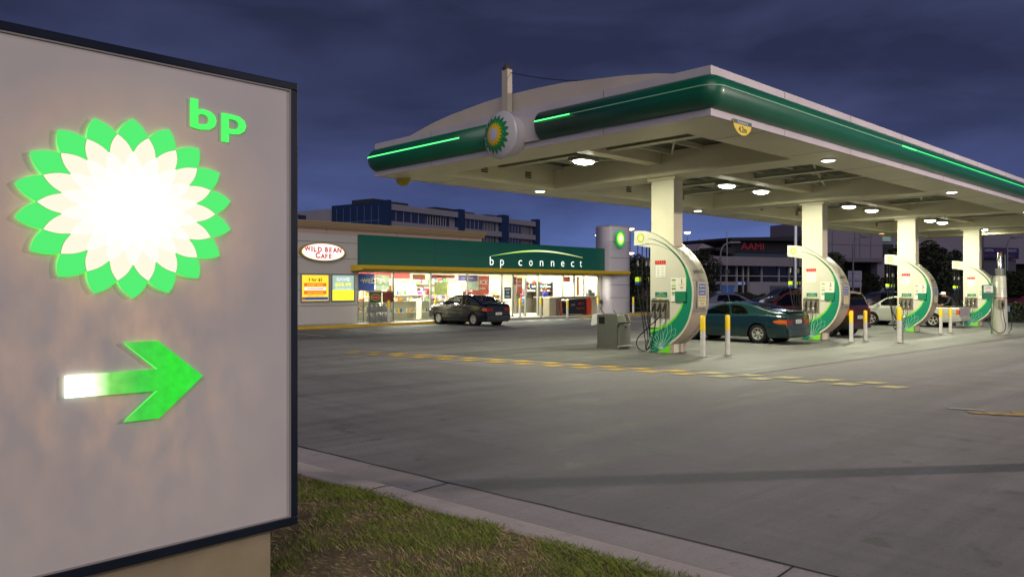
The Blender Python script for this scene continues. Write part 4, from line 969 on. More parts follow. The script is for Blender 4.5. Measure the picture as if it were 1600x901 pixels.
    for wx in wheels:
        for s in (-1, 1):
            we = bpy.data.objects.new('wheel', None); COL.objects.link(we); we.parent = root; we.location = (wx, s*(W/2-.125), wr); we.empty_display_size = .1
            if s < 0: we.rotation_euler.z = pi
            mb = MB(); a = wr; b_ = wr*.64
            mb.lathe([(b_, -.09), (b_+.03, -.10), (a-.03, -.10), (a, -.075), (a, .075), (a-.03, .10), (b_+.03, .10), (b_, .09)], n=32, axis='y', caps=False); mb.build('tyre', RUB, we)
            mb = MB(); rm = RIM if rim != 'dark' else RIMD
            mb.lathe([(b_+.004, -.08), (b_+.004, .088), (b_-.018, .092), (b_-.025, .05), (b_-.03, -.02), (b_-.05, -.05), (.02, -.05)], n=32, axis='y')
            for k in range(hub):
                an = 2*pi*k/hub; M_ = Matrix.Rotation(an, 4, 'Y')
                for sg_ in ((-.026, .026),):
                    mb.add([tuple(M_ @ Vector(v)) for v in [(sg_[0]*.7, .055, .03), (sg_[1]*.7, .055, .03), (sg_[1]*1.2, .075, b_-.02), (sg_[0]*1.2, .075, b_-.02), (sg_[0]*.7, .02, .03), (sg_[1]*.7, .02, .03), (sg_[1]*1.2, .03, b_-.02), (sg_[0]*1.2, .03, b_-.02)]], [(0, 1, 2, 3), (4, 5, 6, 7), (0, 3, 7, 4), (1, 2, 6, 5)])
            mb.lathe([(.055, .03), (.055, .07), (.045, .078), (.002, .08)], n=14, axis='y'); mb.build('rim', rm, we)
            mb = MB(); mb.lathe([(b_-.04, -.03), (.03, -.028)], n=20, axis='y'); mb.build('brake_disc', mat('disc_dark', '1c1b1a', .6), we)
    return root
NRTH = pi/2
# teal two-door coupe between pumps 1 and 2, nose towards the shop
TEAL = mat('paint_teal', '0b3034', .28, metal=.35, coat=1)
car('coupe', 'dark teal two-door coupe with silver multi-spoke wheels stopped beside the nearest pump', 'car', (23.45, 11.42, gz(23, 12.4)+.004), NRTH, TEAL,
    [(0, .90), (.10, .99), (.45, 1.03), (.75, 1.09), (1.25, 1.23), (1.75, 1.295), (2.15, 1.285), (2.55, 1.19), (3.0, .99), (3.3, .90), (3.9, .80), (4.2, .68), (4.3, .56)],
    [(0, .86), (1.2, .90), (2.2, .86), (3.0, .84), (4.3, .70)], 1.70, (.95, 3.42), .305,
    [[(1.27, .93), (1.40, 1.09), (1.62, 1.19), (1.98, 1.20), (1.86, .91)], [(1.92, .91), (2.04, 1.205), (2.38, 1.185), (2.86, .96), (2.88, .90)]], (2.48, 3.02), (.72, 1.50),
    [(-.1, .60), (-.1, .76), (.30, .755), (.42, .70), (.30, .64)], head=[(4.0, .56), (4.0, .66), (4.4, .62), (4.4, .52)], doors=([(1.90, .9), (1.86, .6), (1.88, .32)], [(3.02, .86), (3.06, .5), (3.02, .32)], [(1.88, .30), (2.4, .29), (3.0, .30)]), spoiler=1.00, plate_z=.70, hub=7, mirror=(2.85, .93), bump_h=.19)
# dark sedan at the shop
NAVY = mat('paint_dark_navy', '0b1220', .25, metal=.3, coat=1)
car('sedan', 'small dark navy four-door sedan parked nose in at the bright shop front', 'car', (23.88, 25.78, -.14+.006), NRTH+radians(1.5), NAVY,
    [(0, .92), (.08, 1.0), (.42, 1.03), (.62, 1.12), (1.05, 1.32), (1.5, 1.40), (2.1, 1.40), (2.55, 1.30), (3.05, 1.06), (3.25, .99), (3.8, .90), (4.05, .80), (4.15, .6)],
    [(0, .90), (1.2, .95), (2.4, .92), (4.1, .80)], 1.66, (.83, 3.28), .29,
    [[(1.02, .98), (1.16, 1.20), (1.42, 1.30), (1.66, 1.31), (1.66, .97)], [(1.74, .97), (1.74, 1.31), (2.1, 1.31), (2.5, 1.22), (2.86, 1.02), (2.86, .96)]], (2.52, 3.08), (.60, 1.14),
    [(-.1, .66), (-.1, .82), (.22, .82), (.27, .70)], head=[(3.85, .66), (3.85, .78), (4.3, .74), (4.3, .62)], doors=([(1.70, .95), (1.70, .30)], [(2.9, .95), (2.92, .3)], [(1.05, .94), (1.08, .66)]), spoiler=1.05, plate_z=.55, rim='alloy', glassm=GLT, mirror=(2.78, 1.0), bump_h=.18, hub=6)
# red wagon between pumps 2 and 3
RED = mat('paint_dark_red', '3a0c10', .28, metal=.3, coat=1)
car('wagon', 'tall dark red four-wheel-drive wagon with black lower trim between the second and third pumps', 'car', (29.0, 11.75, gz(28.5, 12)+.004), NRTH-radians(5), RED,
    [(0, 1.05), (.05, 1.22), (.16, 1.50), (.34, 1.66), (.9, 1.71), (2.2, 1.70), (2.7, 1.62), (3.25, 1.20), (3.5, 1.08), (4.1, 1.0), (4.35, .86), (4.42, .6)],
    [(0, 1.06), (3.2, 1.03), (4.4, .92)], 1.74, (.86, 3.36), .34,
    [[(.32, 1.12), (.42, 1.5), (.98, 1.56), (.98, 1.12)], [(1.08, 1.12), (1.08, 1.56), (1.86, 1.57), (1.86, 1.10)], [(1.95, 1.10), (1.95, 1.57), (2.6, 1.54), (3.02, 1.18), (3.02, 1.10)]], (2.72, 3.28), (.03, .20),
    [(-.1, .80), (-.1, 1.10), (.14, 1.10), (.16, .80)], head=[(4.1, .72), (4.1, .88), (4.5, .86), (4.5, .70)], doors=([(1.03, 1.1), (1.03, .4)], [(1.9, 1.1), (1.9, .4)], [(3.1, 1.1), (3.1, .4)]), plate_z=.72, bump_h=.27, trim=(.2, .50), mirror=(2.95, 1.15), tumble=.18, light_rear=LAMPO)
# rear window and lamps on the upright tail of the wagon
# white ute with tray
UW = mat('paint_white', 'b9bcae', .3, coat=.8, noise=.03, nscale=2)
ut = car('ute', 'white utility pickup with open tray and five-spoke wheels between the third and fourth pumps', 'pickup', (40.98, 11.72, gz(40.5, 12.5)+.004), NRTH, UW,
    [(0, .93), (.04, .955), (1.9, .965), (2.18, .97), (2.22, 1.30), (2.36, 1.42), (2.7, 1.47), (3.1, 1.46), (3.4, 1.36), (3.85, 1.08), (4.0, 1.0), (4.6, .93), (4.85, .80), (4.92, .6)],
    [(0, .95), (2.1, .96), (4.9, .86)], 1.74, (1.12, 3.98), .33,
    [[(2.50, 1.0), (2.52, 1.36), (2.95, 1.39), (3.34, 1.32), (3.66, 1.05), (3.66, 1.0)]], (3.42, 3.88), (2.14, 2.30),
    [(-.1, .62), (-.1, .84), (.12, .84), (.12, .62)], head=[(4.6, .62), (4.6, .78), (5, .76), (5, .6)], doors=([(2.45, .97), (2.45, .3)], [(3.72, 1.0), (3.74, .3)]), plate_z=.48, bump_h=.26, hub=5, mirror=(3.6, 1.05))
mb = MB(); mb.box(.10, -.66, .945, 2.0, .66, .985); mb.build('tray_opening', BLKT, ut)
mb = MB(); mb.box(-.03, -.70, .60, -.002, .70, .93); mb.build('tailgate', mat('tailgate_pale', 'a99aa0', .45), ut)
# car park vehicles beyond the forecourt (world heading along the back of the site)
def simple_car(label, px_u, px_v, rz, paint, tall=0, cat='car', L_=4.4, nm='parked_car', glassm=None):
    return car(nm, label, cat, (px_u, px_v, gz(px_u, px_v)+.002), rz, paint,
        [(0, .90+tall), (.08, 1.02+tall), (.4, 1.05+tall*1.3), (.75, 1.25+tall*1.4), (1.2, 1.42+tall*1.3), (1.9, 1.45+tall*1.3), (2.4, 1.36+tall*1.2), (3.05, 1.02+tall*.6), (3.3, .96+tall*.5), (3.95, .86+tall*.4), (4.25, .74+tall*.3), (L_, .55)],
        [(0, .93+tall*.6), (4.4, .84+tall*.4)], 1.74, (.88, 3.45), .31+tall*.1,
        [[(.95, 1.0+tall*.7), (1.12, 1.30+tall*1.2), (1.68, 1.34+tall*1.2), (1.68, .98+tall*.6)], [(1.76, .98+tall*.6), (1.76, 1.34+tall*1.2), (2.3, 1.28+tall*1.1), (2.82, 1.0+tall*.6)]], (2.42, 3.02), (.55, 1.1),
        [(-.1, .68), (-.1, .86), (.2, .86), (.2, .70)], head=[(4.0, .62), (4.0, .78), (4.6, .76), (4.6, .58)], rough_step=.06, mirror=None, tumble=.26)
# ------------------------------------------------------------------ shop
SRot = radians(1.72); SO = (19.74, 30.86, 0)
def SW(s, y, z=0):
    return (SO[0]+s*cos(SRot)-y*sin(SRot), SO[1]+s*sin(SRot)+y*cos(SRot), z)
FZ = -.02
WALLG = mat('wall_panel_grey', 'b8b3ad', .5, noise=.07, nscale=.7); CRP = mat('parapet_cream', 'b29a88', .6); TAN = mat('cornice_tan', '8a7758', .6)
SGRN = mat('shop_fascia_green', '0a5f4e', .35, noise=.06, nscale=.6); AWY = mat('awning_yellow', 'c8a614', .45, noise=.08); ALU = mat('aluminium', '8f918a', .4, metal=.5)
INW = mat('interior_cream', 'd9cdb0', .7); INF = mat('interior_floor', 'c9c2ae', .35); INC = mat('interior_ceiling', 'dcdcd4', .7)
sp_ = thing('shop', 'long low petrol station shop with dark green fascia, yellow awning and bright glass front', 'shop', SO, SRot)
mb = MB(); mb.box(-13, .0, FZ, -.05, .25, 4.02); mb.box(-13, .25, FZ, -12.8, 8, 4.0); mb.box(-13, 7.9, FZ, 18, 8.1, 4.0); mb.box(17.97, .02, FZ, 18.2, 8, 4.0); mb.box(-13, .0, 4.0, 18.2, 8.1, 4.02)
mb.box(-.05, .0, 2.36, 17.96, .25, 4.0); mb.build('wall', WALLG, sp_)
mb = MB()
for z in (.78, 1.5, 2.2, 2.9, 3.62): mb.box(-13, -.004, z, -.06, -.001, z+.018)
for x in (-5.1,): mb.box(x, -.004, FZ, x+.02, -.001, 4.0)
mb.build('panel_grooves', mat('groove_dark', '4a4846', .8), sp_)
mb = MB(); mb.box(-.05, -.22, 2.64, 19.35, -.002, 4.04); mb.build('fascia', SGRN, sp_)
mb = MB()
for x in (4.4, 9.0, 13.6): mb.box(x, -.2225, 2.65, x+.02, -.2205, 4.035)
mb.box(-.04, -.2225, 3.32, 19.34, -.2205, 3.33); mb.build('fascia_seams', mat('fascia_seam', '06463a', .5), sp_)
mb = MB(); mb.prism([(-1.0, 2.62), (-1.0, 2.47), (-.95, 2.40), (-.02, 2.36), (-.02, 2.62)], 'x', -.42, 19.9); mb.build('awning', AWY, sp_, bevel=.02)
mb = MB(); mb.box(-.3, -.95, 2.345, 19.7, -.03, 2.358); mb.build('awning_soffit', mat('soffit_pale', '9c9880', .6), sp_)
mb = MB(); mb.box(-13, .8, 4.03, 8.6, 7.0, 4.30); mb.build('parapet', CRP, sp_)
mb = MB()
for k in range(5): mb.box(-13.1-.02*k, .72-.03*k, 4.30+.065*k, 8.7+.02*k, 7.1, 4.36+.065*k)
mb.build('cornice', TAN, sp_)
mb = MB()
for x in (-8, -1.2, 2.8, 7): mb.box(x, .795, 4.04, x+.02, .799, 4.29)
mb.build('parapet_joints', mat('groove_dark', '4a4846', .8), sp_)
# interior shell
mb = MB(); mb.box(.0, .2, FZ-.02, 17.95, 7.9, FZ+.01); mb.build('interior_floor', INF, sp_)
mb = MB(); mb.box(.0, 7.2, FZ, 17.95, 7.88, 2.9); mb.box(-.04, .26, FZ, .02, 7.88, 2.9); mb.box(17.9, .2, FZ, 17.96, 7.8, 2.9); mb.build('interior_wall', INW, sp_)
mb = MB(); mb.box(.0, .26, 2.90, 17.95, 7.88, 2.95); mb.build('interior_ceiling', INC, sp_)
mb = MB(); mb.box(.4, 7.15, 2.15, 8.6, 7.19, 2.55); mb.build('red_wall_band', mat('band_red', 'a8302a', .5), sp_)
CLN = mat('ceiling_light', 'ffffff', .5, emit=(1, .97, .88, 1), es=4)
for k in range(6):
    for yy in (1.6, 4.8):
        mb = MB(); mb.box(1.2+3*k-.6, yy-.3, 2.86, 1.2+3*k+.6, yy+.3, 2.895); mb.build('ceiling_light', CLN, sp_)
        area('shop_light', (1.2+3*k, yy, 2.82), 1.1, 350, (1, .96, .84), shape='RECTANGLE', sy=.55, parent=sp_)
# glazing
GL = glass('shop_glass', (.93, .96, .93, 1), .03)
mull = [.0, 2.04, 4.39, 6.88, 9.45, 10.30, 11.35, 12.37, 14.57, 15.64, 16.56, 17.90]
for i in range(len(mull)-1):
    a, b_ = mull[i], mull[i+1]; zb_ = FZ+.05 if i < 7 else 1.02
    mb = MB(); mb.box(a+.035, .10, zb_, b_-.035, .108, 2.30); g_ = mb.build('window_pane', GL, sp_)
mb = MB()
for x in mull: mb.box(x-.035, .05, FZ, x+.035, .16, 2.355)
mb.box(0, .05, 2.30, 17.95, .155, 2.356); mb.box(0, .05, FZ, 10.2, .155, FZ+.055); mb.build('window_frame', ALU, sp_)
mb = MB(); mb.box(12.42, -.01, FZ, 14.55, .2, 1.02); mb.box(14.55, -.012, FZ, 17.95, .2, 1.02); mb.box(12.4, -.20, 1.02, 17.95, .5, 1.07); mb.build('counter_wall', mat('counter_beige', 'a8a08c', .5), sp_)
mb = MB()
for x in (14.9, 15.9, 16.9): mb.box(x, -.016, .05, x+.015, -.013, 1.0)
mb.build('counter_joints', mat('groove_dark', '4a4846', .8), sp_)
WT = mat('window_letter_white', 'efece0', .5, emit=(1, 1, .95, 1), es=.35); WTG = mat('window_letter_grey', 'b8b4a4', .5)
mb = MB()
mb.text('WiLD BEAN', (.25, .09, 1.80), (1, 0, 0), (0, 0, 1), .34, fit=1.6, bold=.01)
mb.text('real food', (2.3, .09, 1.78), (1, 0, 0), (0, 0, 1), .40, fit=1.9); mb.text('real coffee', (4.6, .09, 1.78), (1, 0, 0), (0, 0, 1), .40, fit=2.1)
mb.tube([(1.2+.55*cos(a/10*pi*.9), .085, 1.85+.30*sin(a/10*pi*.9)) for a in range(11)], .012, 4); mb.build('window_lettering', WTG, sp_)
# posters hung inside the glass
def flat(nm, x0, z0, x1, z1, y, mt, par=None, th=.01):
    mb = MB(); mb.box(x0, y, z0, x1, y+th, z1); return mb.build(nm, mt, par or sp_)
PR = mat('poster_red', 'c0584a', .5, noise=.3, nscale=5); PV = mat('poster_violet', '8468b8', .5, noise=.2, nscale=6); PB = mat('poster_bright_blue', '2b49b0', .5, noise=.3, nscale=5); PO = mat('poster_orange', 'd98a3a', .5, noise=.3, nscale=5); PCY = mat('poster_pale', 'c8d4c0', .5, noise=.3, nscale=6); PGN = mat('poster_leaf', '8c9a5a', .5, noise=.4, nscale=6); DKB = mat('notice_dark_blue', '14364a', .5)
def poster(lb, x0, z0, x1, z1, y, mt, words=(), wm=None, cat='poster', nm='poster', grp=None):
    t_ = thing(nm, lb, cat, SW((x0+x1)/2, y, z0), SRot, grp); hw_ = (x1-x0)/2; hh = z1-z0
    mb = MB(); mb.box(-hw_, 0, 0, hw_, .01, hh); mb.build('sheet', mt, t_)
    for (s, zz, sz_, fit) in words:
        mb = MB(); mb.text(s, (0, -.004, zz*hh), (1, 0, 0), (0, 0, 1), sz_, fit=fit, center=True, bold=.015); mb.build('lettering', wm or mat('txt_white', 'd8d8d0', .5), t_)
    return t_
poster('blue poster at the top left corner of the shop window beside the grey wall', .08, 1.45, 1.0, 2.25, .14, PB, (('WiLD BEAN', .55, .12, .7),))
poster('long violet banner hanging inside the window above the dark sedan', 6.35, 1.95, 7.7, 2.25, .2, PV, (('COFFEE', .35, .12, .8),))
poster('red poster with white SLICE lettering inside the window above the sedan tail', 8.0, 1.2, 9.25, 2.25, .9, PR, (('SLICE', .55, .34, 1.0), ('of pizza', .3, .16, .7)))
poster('dark blue opening hours notice on the door frame right of the sedan', 9.55, .98, 10.1, 1.62, .02, DKB, (('OPEN', .75, .10, .34), ('24', .45, .12, .2), ('HOURS', .15, .10, .36)))
poster('red and blue poster in the pane right of the shop doors', 10.75, 1.25, 11.2, 2.15, .2, PR, (('HOT', .7, .16, .35), ('PIES', .45, .16, .35)))
poster('red poster high over the shop doors', 10.36, 1.75, 10.72, 2.2, .2, mat('poster_crimson', 'b8503c', .5, noise=.3), (('NEW', .4, .12, .3),))
poster('pale picture poster in the middle window left of the red SLICE poster', 7.0, 1.45, 7.85, 2.25, .25, PCY)
poster('orange strip poster in the last window by the silver pylon', 16.05, 1.1, 16.3, 2.25, .25, PO)
poster('leafy picture poster behind the coffee lettering', 5.9, 1.2, 6.8, 1.9, 1.6, PGN)
poster('round red lantern-like sign hanging low in the second window', 5.2, 1.2, 5.5, 1.5, 1.4, PR)
for k, (x0, x1, z0, z1, y, m_, w_) in enumerate(((1.1, 1.9, 1.5, 2.2, .2, PCY, 'pale picture poster beside the blue one in the first window'), (2.3, 2.75, 1.15, 1.7, .9, PO, 'small orange poster at the left of the second window'), (3.4, 4.2, 2.0, 2.25, .3, mat('poster_terracotta', 'a85a44', .5), 'long terracotta strip high in the second window'), (4.5, 6.2, 2.08, 2.25, .3, PR, 'long thin red strip along the top of the third window'), (12.6, 13.3, 1.3, 1.9, 2.0, mat('poster_mint', '8ab8a8', .5, noise=.3), 'mint green poster behind the cashier'), (14.75, 15.5, 1.95, 2.25, .3, PR, 'red strip high in the window above the cooler'), (15.75, 16.0, 1.9, 2.25, .3, mat('poster_coral', 'c8705a', .5, noise=.3), 'coral strip high in the window beside the orange strip'), (13.3, 13.7, 1.5, 2.2, 2.4, PO, 'amber poster on the wall left of the dark shelves'))):
    poster(w_, x0, z0, x1, z1, y, m_)
# shelving units and goods
SHW = mat('shelf_white', 'cfcab8', .5); SHD = mat('shelf_dark', '3c362e', .5); WOOD = mat('cabinet_orange_wood', 'b8803e', .5, noise=.15)
PCOL = ['c23a2c', 'e0b020', '2c5ab0', 'dedede', '3f8a3a', '7a3a8a', 'e07a28', '8cc0d8', 'f0e0a0', '5a2c20', 'd86a90', '202428']
PM = [mat('goods_'+n_, c, .4) for n_, c in zip(('red', 'gold', 'blue', 'white', 'green', 'purple', 'orange', 'sky', 'cream', 'brown', 'pink', 'black'), PCOL)]
PN = ('red', 'gold', 'blue', 'white', 'green', 'purple', 'orange', 'pale blue', 'cream', 'brown', 'pink', 'black')
pme = {}
def goods_mesh(kind, c):
    if (kind, c) in pme: return pme[(kind, c)]
    mb = MB()
    if kind == 'packet': mb.prism([(-.05, 0), (.05, 0), (.055, .02), (.045, .17), (.05, .19), (-.05, .19), (-.045, .17), (-.055, .02)], 'y', -.025, .025)
    elif kind == 'bottle': mb.lathe([(.03, 0), (.034, .01), (.034, .13), (.012, .18), (.012, .21), (.002, .212)], n=8)
    else: mb.bbox(-.07, -.04, 0, .07, .04, .11, .008)
    o = mb.build(kind, PM[c]); pme[(kind, c)] = o; o['_unused'] = 1; return o
ngoods = [0]
def good(kind, c, s, y, z, where, sc=1.0):
    src = goods_mesh(kind, c); fresh = '_unused' in src
    if fresh:
        o = src; del o['_unused']
    else:
        o = src.copy(); COL.objects.link(o)
    o.location = SW(s, y, z); o.rotation_euler.z = SRot+R.uniform(-.1, .1); o.scale = (sc, sc, sc); ngoods[0] += 1
    tag(o, 'small %s %s %s' % (PN[c], kind, where), kind, 'goods '+where); return o
def gondola(lb, s0, s1, y, zs, where, mt=SHW, depth=.4, kinds=('packet', 'box', 'bottle'), cols=None, dens=.85, back=True, step=.17, sc=1.0):
    t_ = thing('shelf_unit', lb, 'shelf', SW((s0+s1)/2, y, FZ+.012), SRot); hw_ = (s1-s0)/2
    mb = MB(); mb.box(-hw_, 0, 0, -hw_+.04, depth, zs[-1]+.1-FZ); mb.box(hw_-.04, 0, 0, hw_, depth, zs[-1]+.1-FZ)
    if back: mb.box(-hw_+.04, depth-.03, 0, hw_-.04, depth, zs[-1]+.1-FZ)
    mb.build('upright', mt, t_)
    for z in zs:
        mb = MB(); mb.box(-hw_+.041, 0, z-.03-FZ-.012, hw_-.041, depth-.031, z-FZ-.012); mb.build('shelf', mt, t_)
        s = s0+.12
        while s < s1-.1:
            if R.random() < dens: good(R.choice(kinds), R.choice(cols or range(12)), s, y+.12, z+.001, where, sc)
            s += step*R.uniform(.9, 1.3)
    return t_
gondola('low white display table of snacks in the first shop window', .3, 2.0, 1.2, (.45, .95), 'on the display in the first window')
gondola('long low white display stand of goods behind the second window', 2.2, 4.3, 1.1, (.35, .92), 'on the stand in the second window', step=.15)
gondola('long low white display stand of goods behind the third window', 4.6, 6.8, 1.1, (.35, .92), 'on the stand in the third window', step=.15)
gondola('tall rack of pink and red sweets behind the sedan', 7.6, 9.2, 1.3, (.9, 1.15, 1.38), 'on the sweets rack behind the sedan', cols=(0, 10, 3, 5), step=.14, sc=1.25)
gondola('five tier rack of yellow and red goods inside the shop doors', 10.45, 11.25, 2.0, (.2, .45, .7, .95, 1.2), 'on the rack inside the doors', cols=(1, 0, 6, 3), step=.13)
gondola('white rack of goods left of the shop doors', 9.5, 10.2, 1.6, (.2, .5, .8, 1.1), 'on the rack left of the doors', step=.14)
gondola('wall shelving behind the cashier in the right hand windows', 13.6, 15.5, 3.0, (1.35, 1.60, 1.85), 'on the shelves behind the cashier', mt=SHD, cols=(3, 3, 8, 2, 0), step=.15)
gondola('dark wall shelving of goods behind the far right window', 15.7, 17.0, 3.0, (1.35, 1.60, 1.85), 'on the wall shelves at the far right', mt=SHD, cols=(3, 8, 7, 0), step=.15)
gondola('tall back wall shelving seen through the third window', 4.9, 6.2, 6.6, (1.1, 1.5, 1.9), 'on the back wall shelving', step=.16, sc=1.3)
gondola('middle row rack of mixed goods left of the orange cabinet', .4, 2.6, 3.6, (.4, .8, 1.2, 1.5), 'on the middle rack in the first window', step=.16, sc=1.2)
gondola('middle row rack of mixed goods behind the second and third windows', 4.0, 6.6, 3.3, (.4, .8, 1.2), 'on the middle rack in the third window', step=.16, sc=1.2)
gondola('rear rack of mixed goods right of the leafy picture poster', 7.0, 9.3, 4.6, (.5, .95, 1.4, 1.8), 'on the rear rack behind the sedan', step=.17, sc=1.4)
gondola('back wall rack of bright goods seen through the first window', .3, 2.6, 6.7, (.7, 1.15, 1.6, 2.0), 'on the back wall in the first window', step=.18, sc=1.5)
gondola('back wall rack of bright goods straight behind the shop doors', 9.6, 11.4, 6.7, (.7, 1.15, 1.6, 2.0), 'on the back wall behind the doors', step=.18, sc=1.5)
def cabinet(lb, x0, x1, z0, z1, y, mt, d=.5, cat='cabinet'):
    t_ = thing('cabinet', lb, cat, SW((x0+x1)/2, y, FZ+.012), SRot); h = (x1-x0)/2
    mb = MB(); mb.box(-h, 0, 0, h, d, z1-FZ); mb.build('carcass', mt, t_, bevel=.01)
    mb = MB(); mb.box(-h+.04, -.01, z0-FZ, -.01, -.001, z1-FZ-.06); mb.box(.01, -.01, z0-FZ, h-.04, -.001, z1-FZ-.06); mb.build('door', mat('cabinet_door', 'c99a58', .5), t_); return t_
cabinet('tall orange wooden cabinet against the back of the second window', 3.0, 3.9, .3, 1.75, 5.2, WOOD)
cabinet('orange wooden coffee counter cabinet in the middle of the shop', 5.0, 5.8, .3, 1.35, 4.4, WOOD)
cabinet('pale fridge cabinet against the back wall by the doors', 11.6, 12.3, .2, 1.9, 6.0, mat('fridge_white', 'dcdad0', .4), cat='fridge')
# spinner rack by the doors
t_ = thing('spinner_rack', 'tall revolving rack of sunglasses and cards just inside the right door', 'rack', SW(11.95, .8, FZ+.012), SRot)
mb = MB(); mb.cyl((0, 0, 0), (0, 0, 1.75), .025, n=8); mb.lathe([(.2, 0), (.2, .03), (.03, .05)], n=14); mb.build('pole', SHD, t_)
for k in range(6):
    for j in range(6):
        a = j*pi/3+k*.3; mb = MB(); M_ = Matrix.Translation((.17*cos(a), .17*sin(a), .55+.2*k)) @ Matrix.Rotation(a, 4, 'Z'); mb.box(-.01, -.06, 0, .01, .06, .14, M=M_); mb.build('card', PM[(k*5+j*7) % 12], t_)
# things outside the shop front
t_ = thing('gas_bottle_cage', 'grey wire gas bottle cage with oval red sign on green outside the first window', 'cage', SW(.75, -.55, FZ), SRot)
mb = MB()
for x in (-.68, 0, .68): mb.cyl((x, -.2, 0), (x, -.2, 1.42), .02, n=6); mb.cyl((x, .25, 0), (x, .25, 1.42), .02, n=6)
for z in (.03, .5, .88, 1.42): mb.cyl((-.68, -.2, z), (.68, -.2, z), .016, n=6)
for k in range(17): mb.cyl((-.64+.08*k, -.2, .03), (-.64+.08*k, -.2, .88), .006, n=4)
mb.box(-.7, -.22, 1.42, .7, .27, 1.45); mb.build('frame', mat('cage_grey', '6c6e6c', .5), t_)
mb = MB(); mb.box(-.66, -.235, .93, -.02, -.222, 1.40); mb.build('sign_panel', mat('cage_green', '2d5a30', .5), t_)
mb = MB(); mb.box(.04, -.235, .93, .66, -.222, 1.40); mb.build('sign_panel', mat('cage_red_green', '7c3a2c', .5, noise=.5, nscale=3), t_)
mb = MB(); n_ = 24; mb.add([(-.34+.27*cos(2*pi*k/n_), -.238, 1.17+.15*sin(2*pi*k/n_)) for k in range(n_)], [tuple(range(n_))]); mb.build('oval_badge', mat('oval_cream', 'd8c890', .5), t_)
mb = MB(); mb.add([(-.34+.245*cos(2*pi*k/n_), -.241, 1.17+.13*sin(2*pi*k/n_)) for k in range(n_)], [tuple(range(n_))]); mb.build('oval_badge', mat('oval_red', 'a83018', .5), t_)
mb = MB(); mb.text('SWAP&GO', (-.34, -.244, 1.14), (1, 0, 0), (0, 0, 1), .08, center=True, fit=.38, bold=.01); mb.build('lettering', mat('txt_cream', 'd8d8a0', .5), t_)
for k in range(5):
    for lev in (0, 1):
        gb = thing('gas_bottle', 'pale grey gas bottle inside the cage outside the first window', 'gas bottle', SW(.22+.27*k, -.52, FZ+.05+.42*lev), SRot, 'gas bottles in the cage')
        mb = MB(); mb.lathe([(.09, 0), (.115, .04), (.115, .24), (.08, .31), (.03, .33)], n=12); mb.build('cylinder', mat('gas_bottle_grey', '8a8c8c', .5), gb); mb = MB(); mb.lathe([(.06, .331), (.06, .38), (.05, .38)], n=10); mb.build('valve_guard', mat('gas_bottle_grey', '8a8c8c', .5), gb)
t_ = thing('litter_bin', 'beige square litter bin outside the right end of the shop doors', 'bin', SW(12.8, -.55, FZ), SRot)
mb = MB(); mb.bbox(-.42, -.25, 0, .42, .25, .98, .03); mb.build('body', mat('litter_beige', '9a917b', .5), t_); mb = MB(); mb.box(.14, -.256, 0.02, .41, -.251, .95); mb.build('door', mat('litter_brown', '6e5646', .5), t_)
mb = MB(); mb.bbox(-.44, -.27, .985, .44, .27, 1.05, .02); mb.build('lid', mat('litter_lid', 'b9b19b', .5), t_)
t_ = thing('drinks_cooler', 'black and red curved promotional cooler with can pictures outside the night window', 'cooler', SW(14.85, -.6, FZ), SRot)
mb = MB(); mb.prism([(-.78, .08), (.62, .05), (.86, .9), (.80, .96), (-.95, .92), (-.98, .8)], 'y', -.30, .30); mb.build('body', mat('cooler_black', '17181b', .35, coat=.4), t_, bevel=.05)
mb = MB(); mb.text('Cold', (-.52, -.305, .56), (1, 0, .12), (0, 0, 1), .16, center=True, fit=.36, bold=.01); mb.build('lettering', mat('txt_silver', '9aa0a4', .5), t_)
mb = MB(); mb.text('BUY 2', (.25, -.305, .62), (1, 0, 0), (0, 0, 1), .18, center=True, fit=.5, bold=.02); mb.text('drinks & save', (.2, -.305, .36), (1, 0, 0), (0, 0, 1), .12, center=True, fit=.75, bold=.02); mb.build('lettering', mat('txt_red', 'c22a1c', .5), t_)
t_ = thing('promotion_box', 'orange red upright promotion box at the right side of the black cooler', 'box', SW(15.75, -.75, FZ), SRot)
mb = MB(); mb.prism([(-.12, 0), (.25, 0), (.28, .84), (-.2, .9)], 'y', -.2, .2); mb.build('box', mat('promo_orange', 'b8401c', .5), t_, bevel=.01)
mb = MB(); mb.box(-.1, -.21, .84, .18, -.19, 1.02); mb.build('card', mat('promo_red', 'c02820', .5), t_)
t_ = thing('folded_sign', 'small pink and black leaning board between the litter bin and the cooler', 'sign', SW(13.45, -.75, FZ), SRot)
mb = MB(); mb.prism([(-.08, 0), (.12, 0), (.02, .85), (-.18, .85)], 'y', -.03, .03); mb.build('board', mat('board_pink', '9a5a50', .5, noise=.6, nscale=7), t_)
t_ = thing('night_till', 'small dark till and scanner on the service counter by the pylon', 'till', SW(17.2, .1, 1.072), SRot)
mb = MB(); mb.bbox(-.3, -.15, 0, .3, .15, .22, .03); mb.prism([(-.2, .22), (.2, .22), (.15, .4), (-.15, .4)], 'y', .0, .08); mb.build('till', mat('till_grey', '4c4c4a', .5), t_)
t_ = thing('wall_box', 'small grey round tap box on the wall beside the pylon', 'box', SW(18.1, -.04, .72), SRot)
mb = MB(); mb.lathe([(.12, 0), (.12, -.06), (.08, -.1), (.01, -.1)], n=14, axis='y'); mb.build('box', mat('till_grey', '4c4c4a', .5), t_)
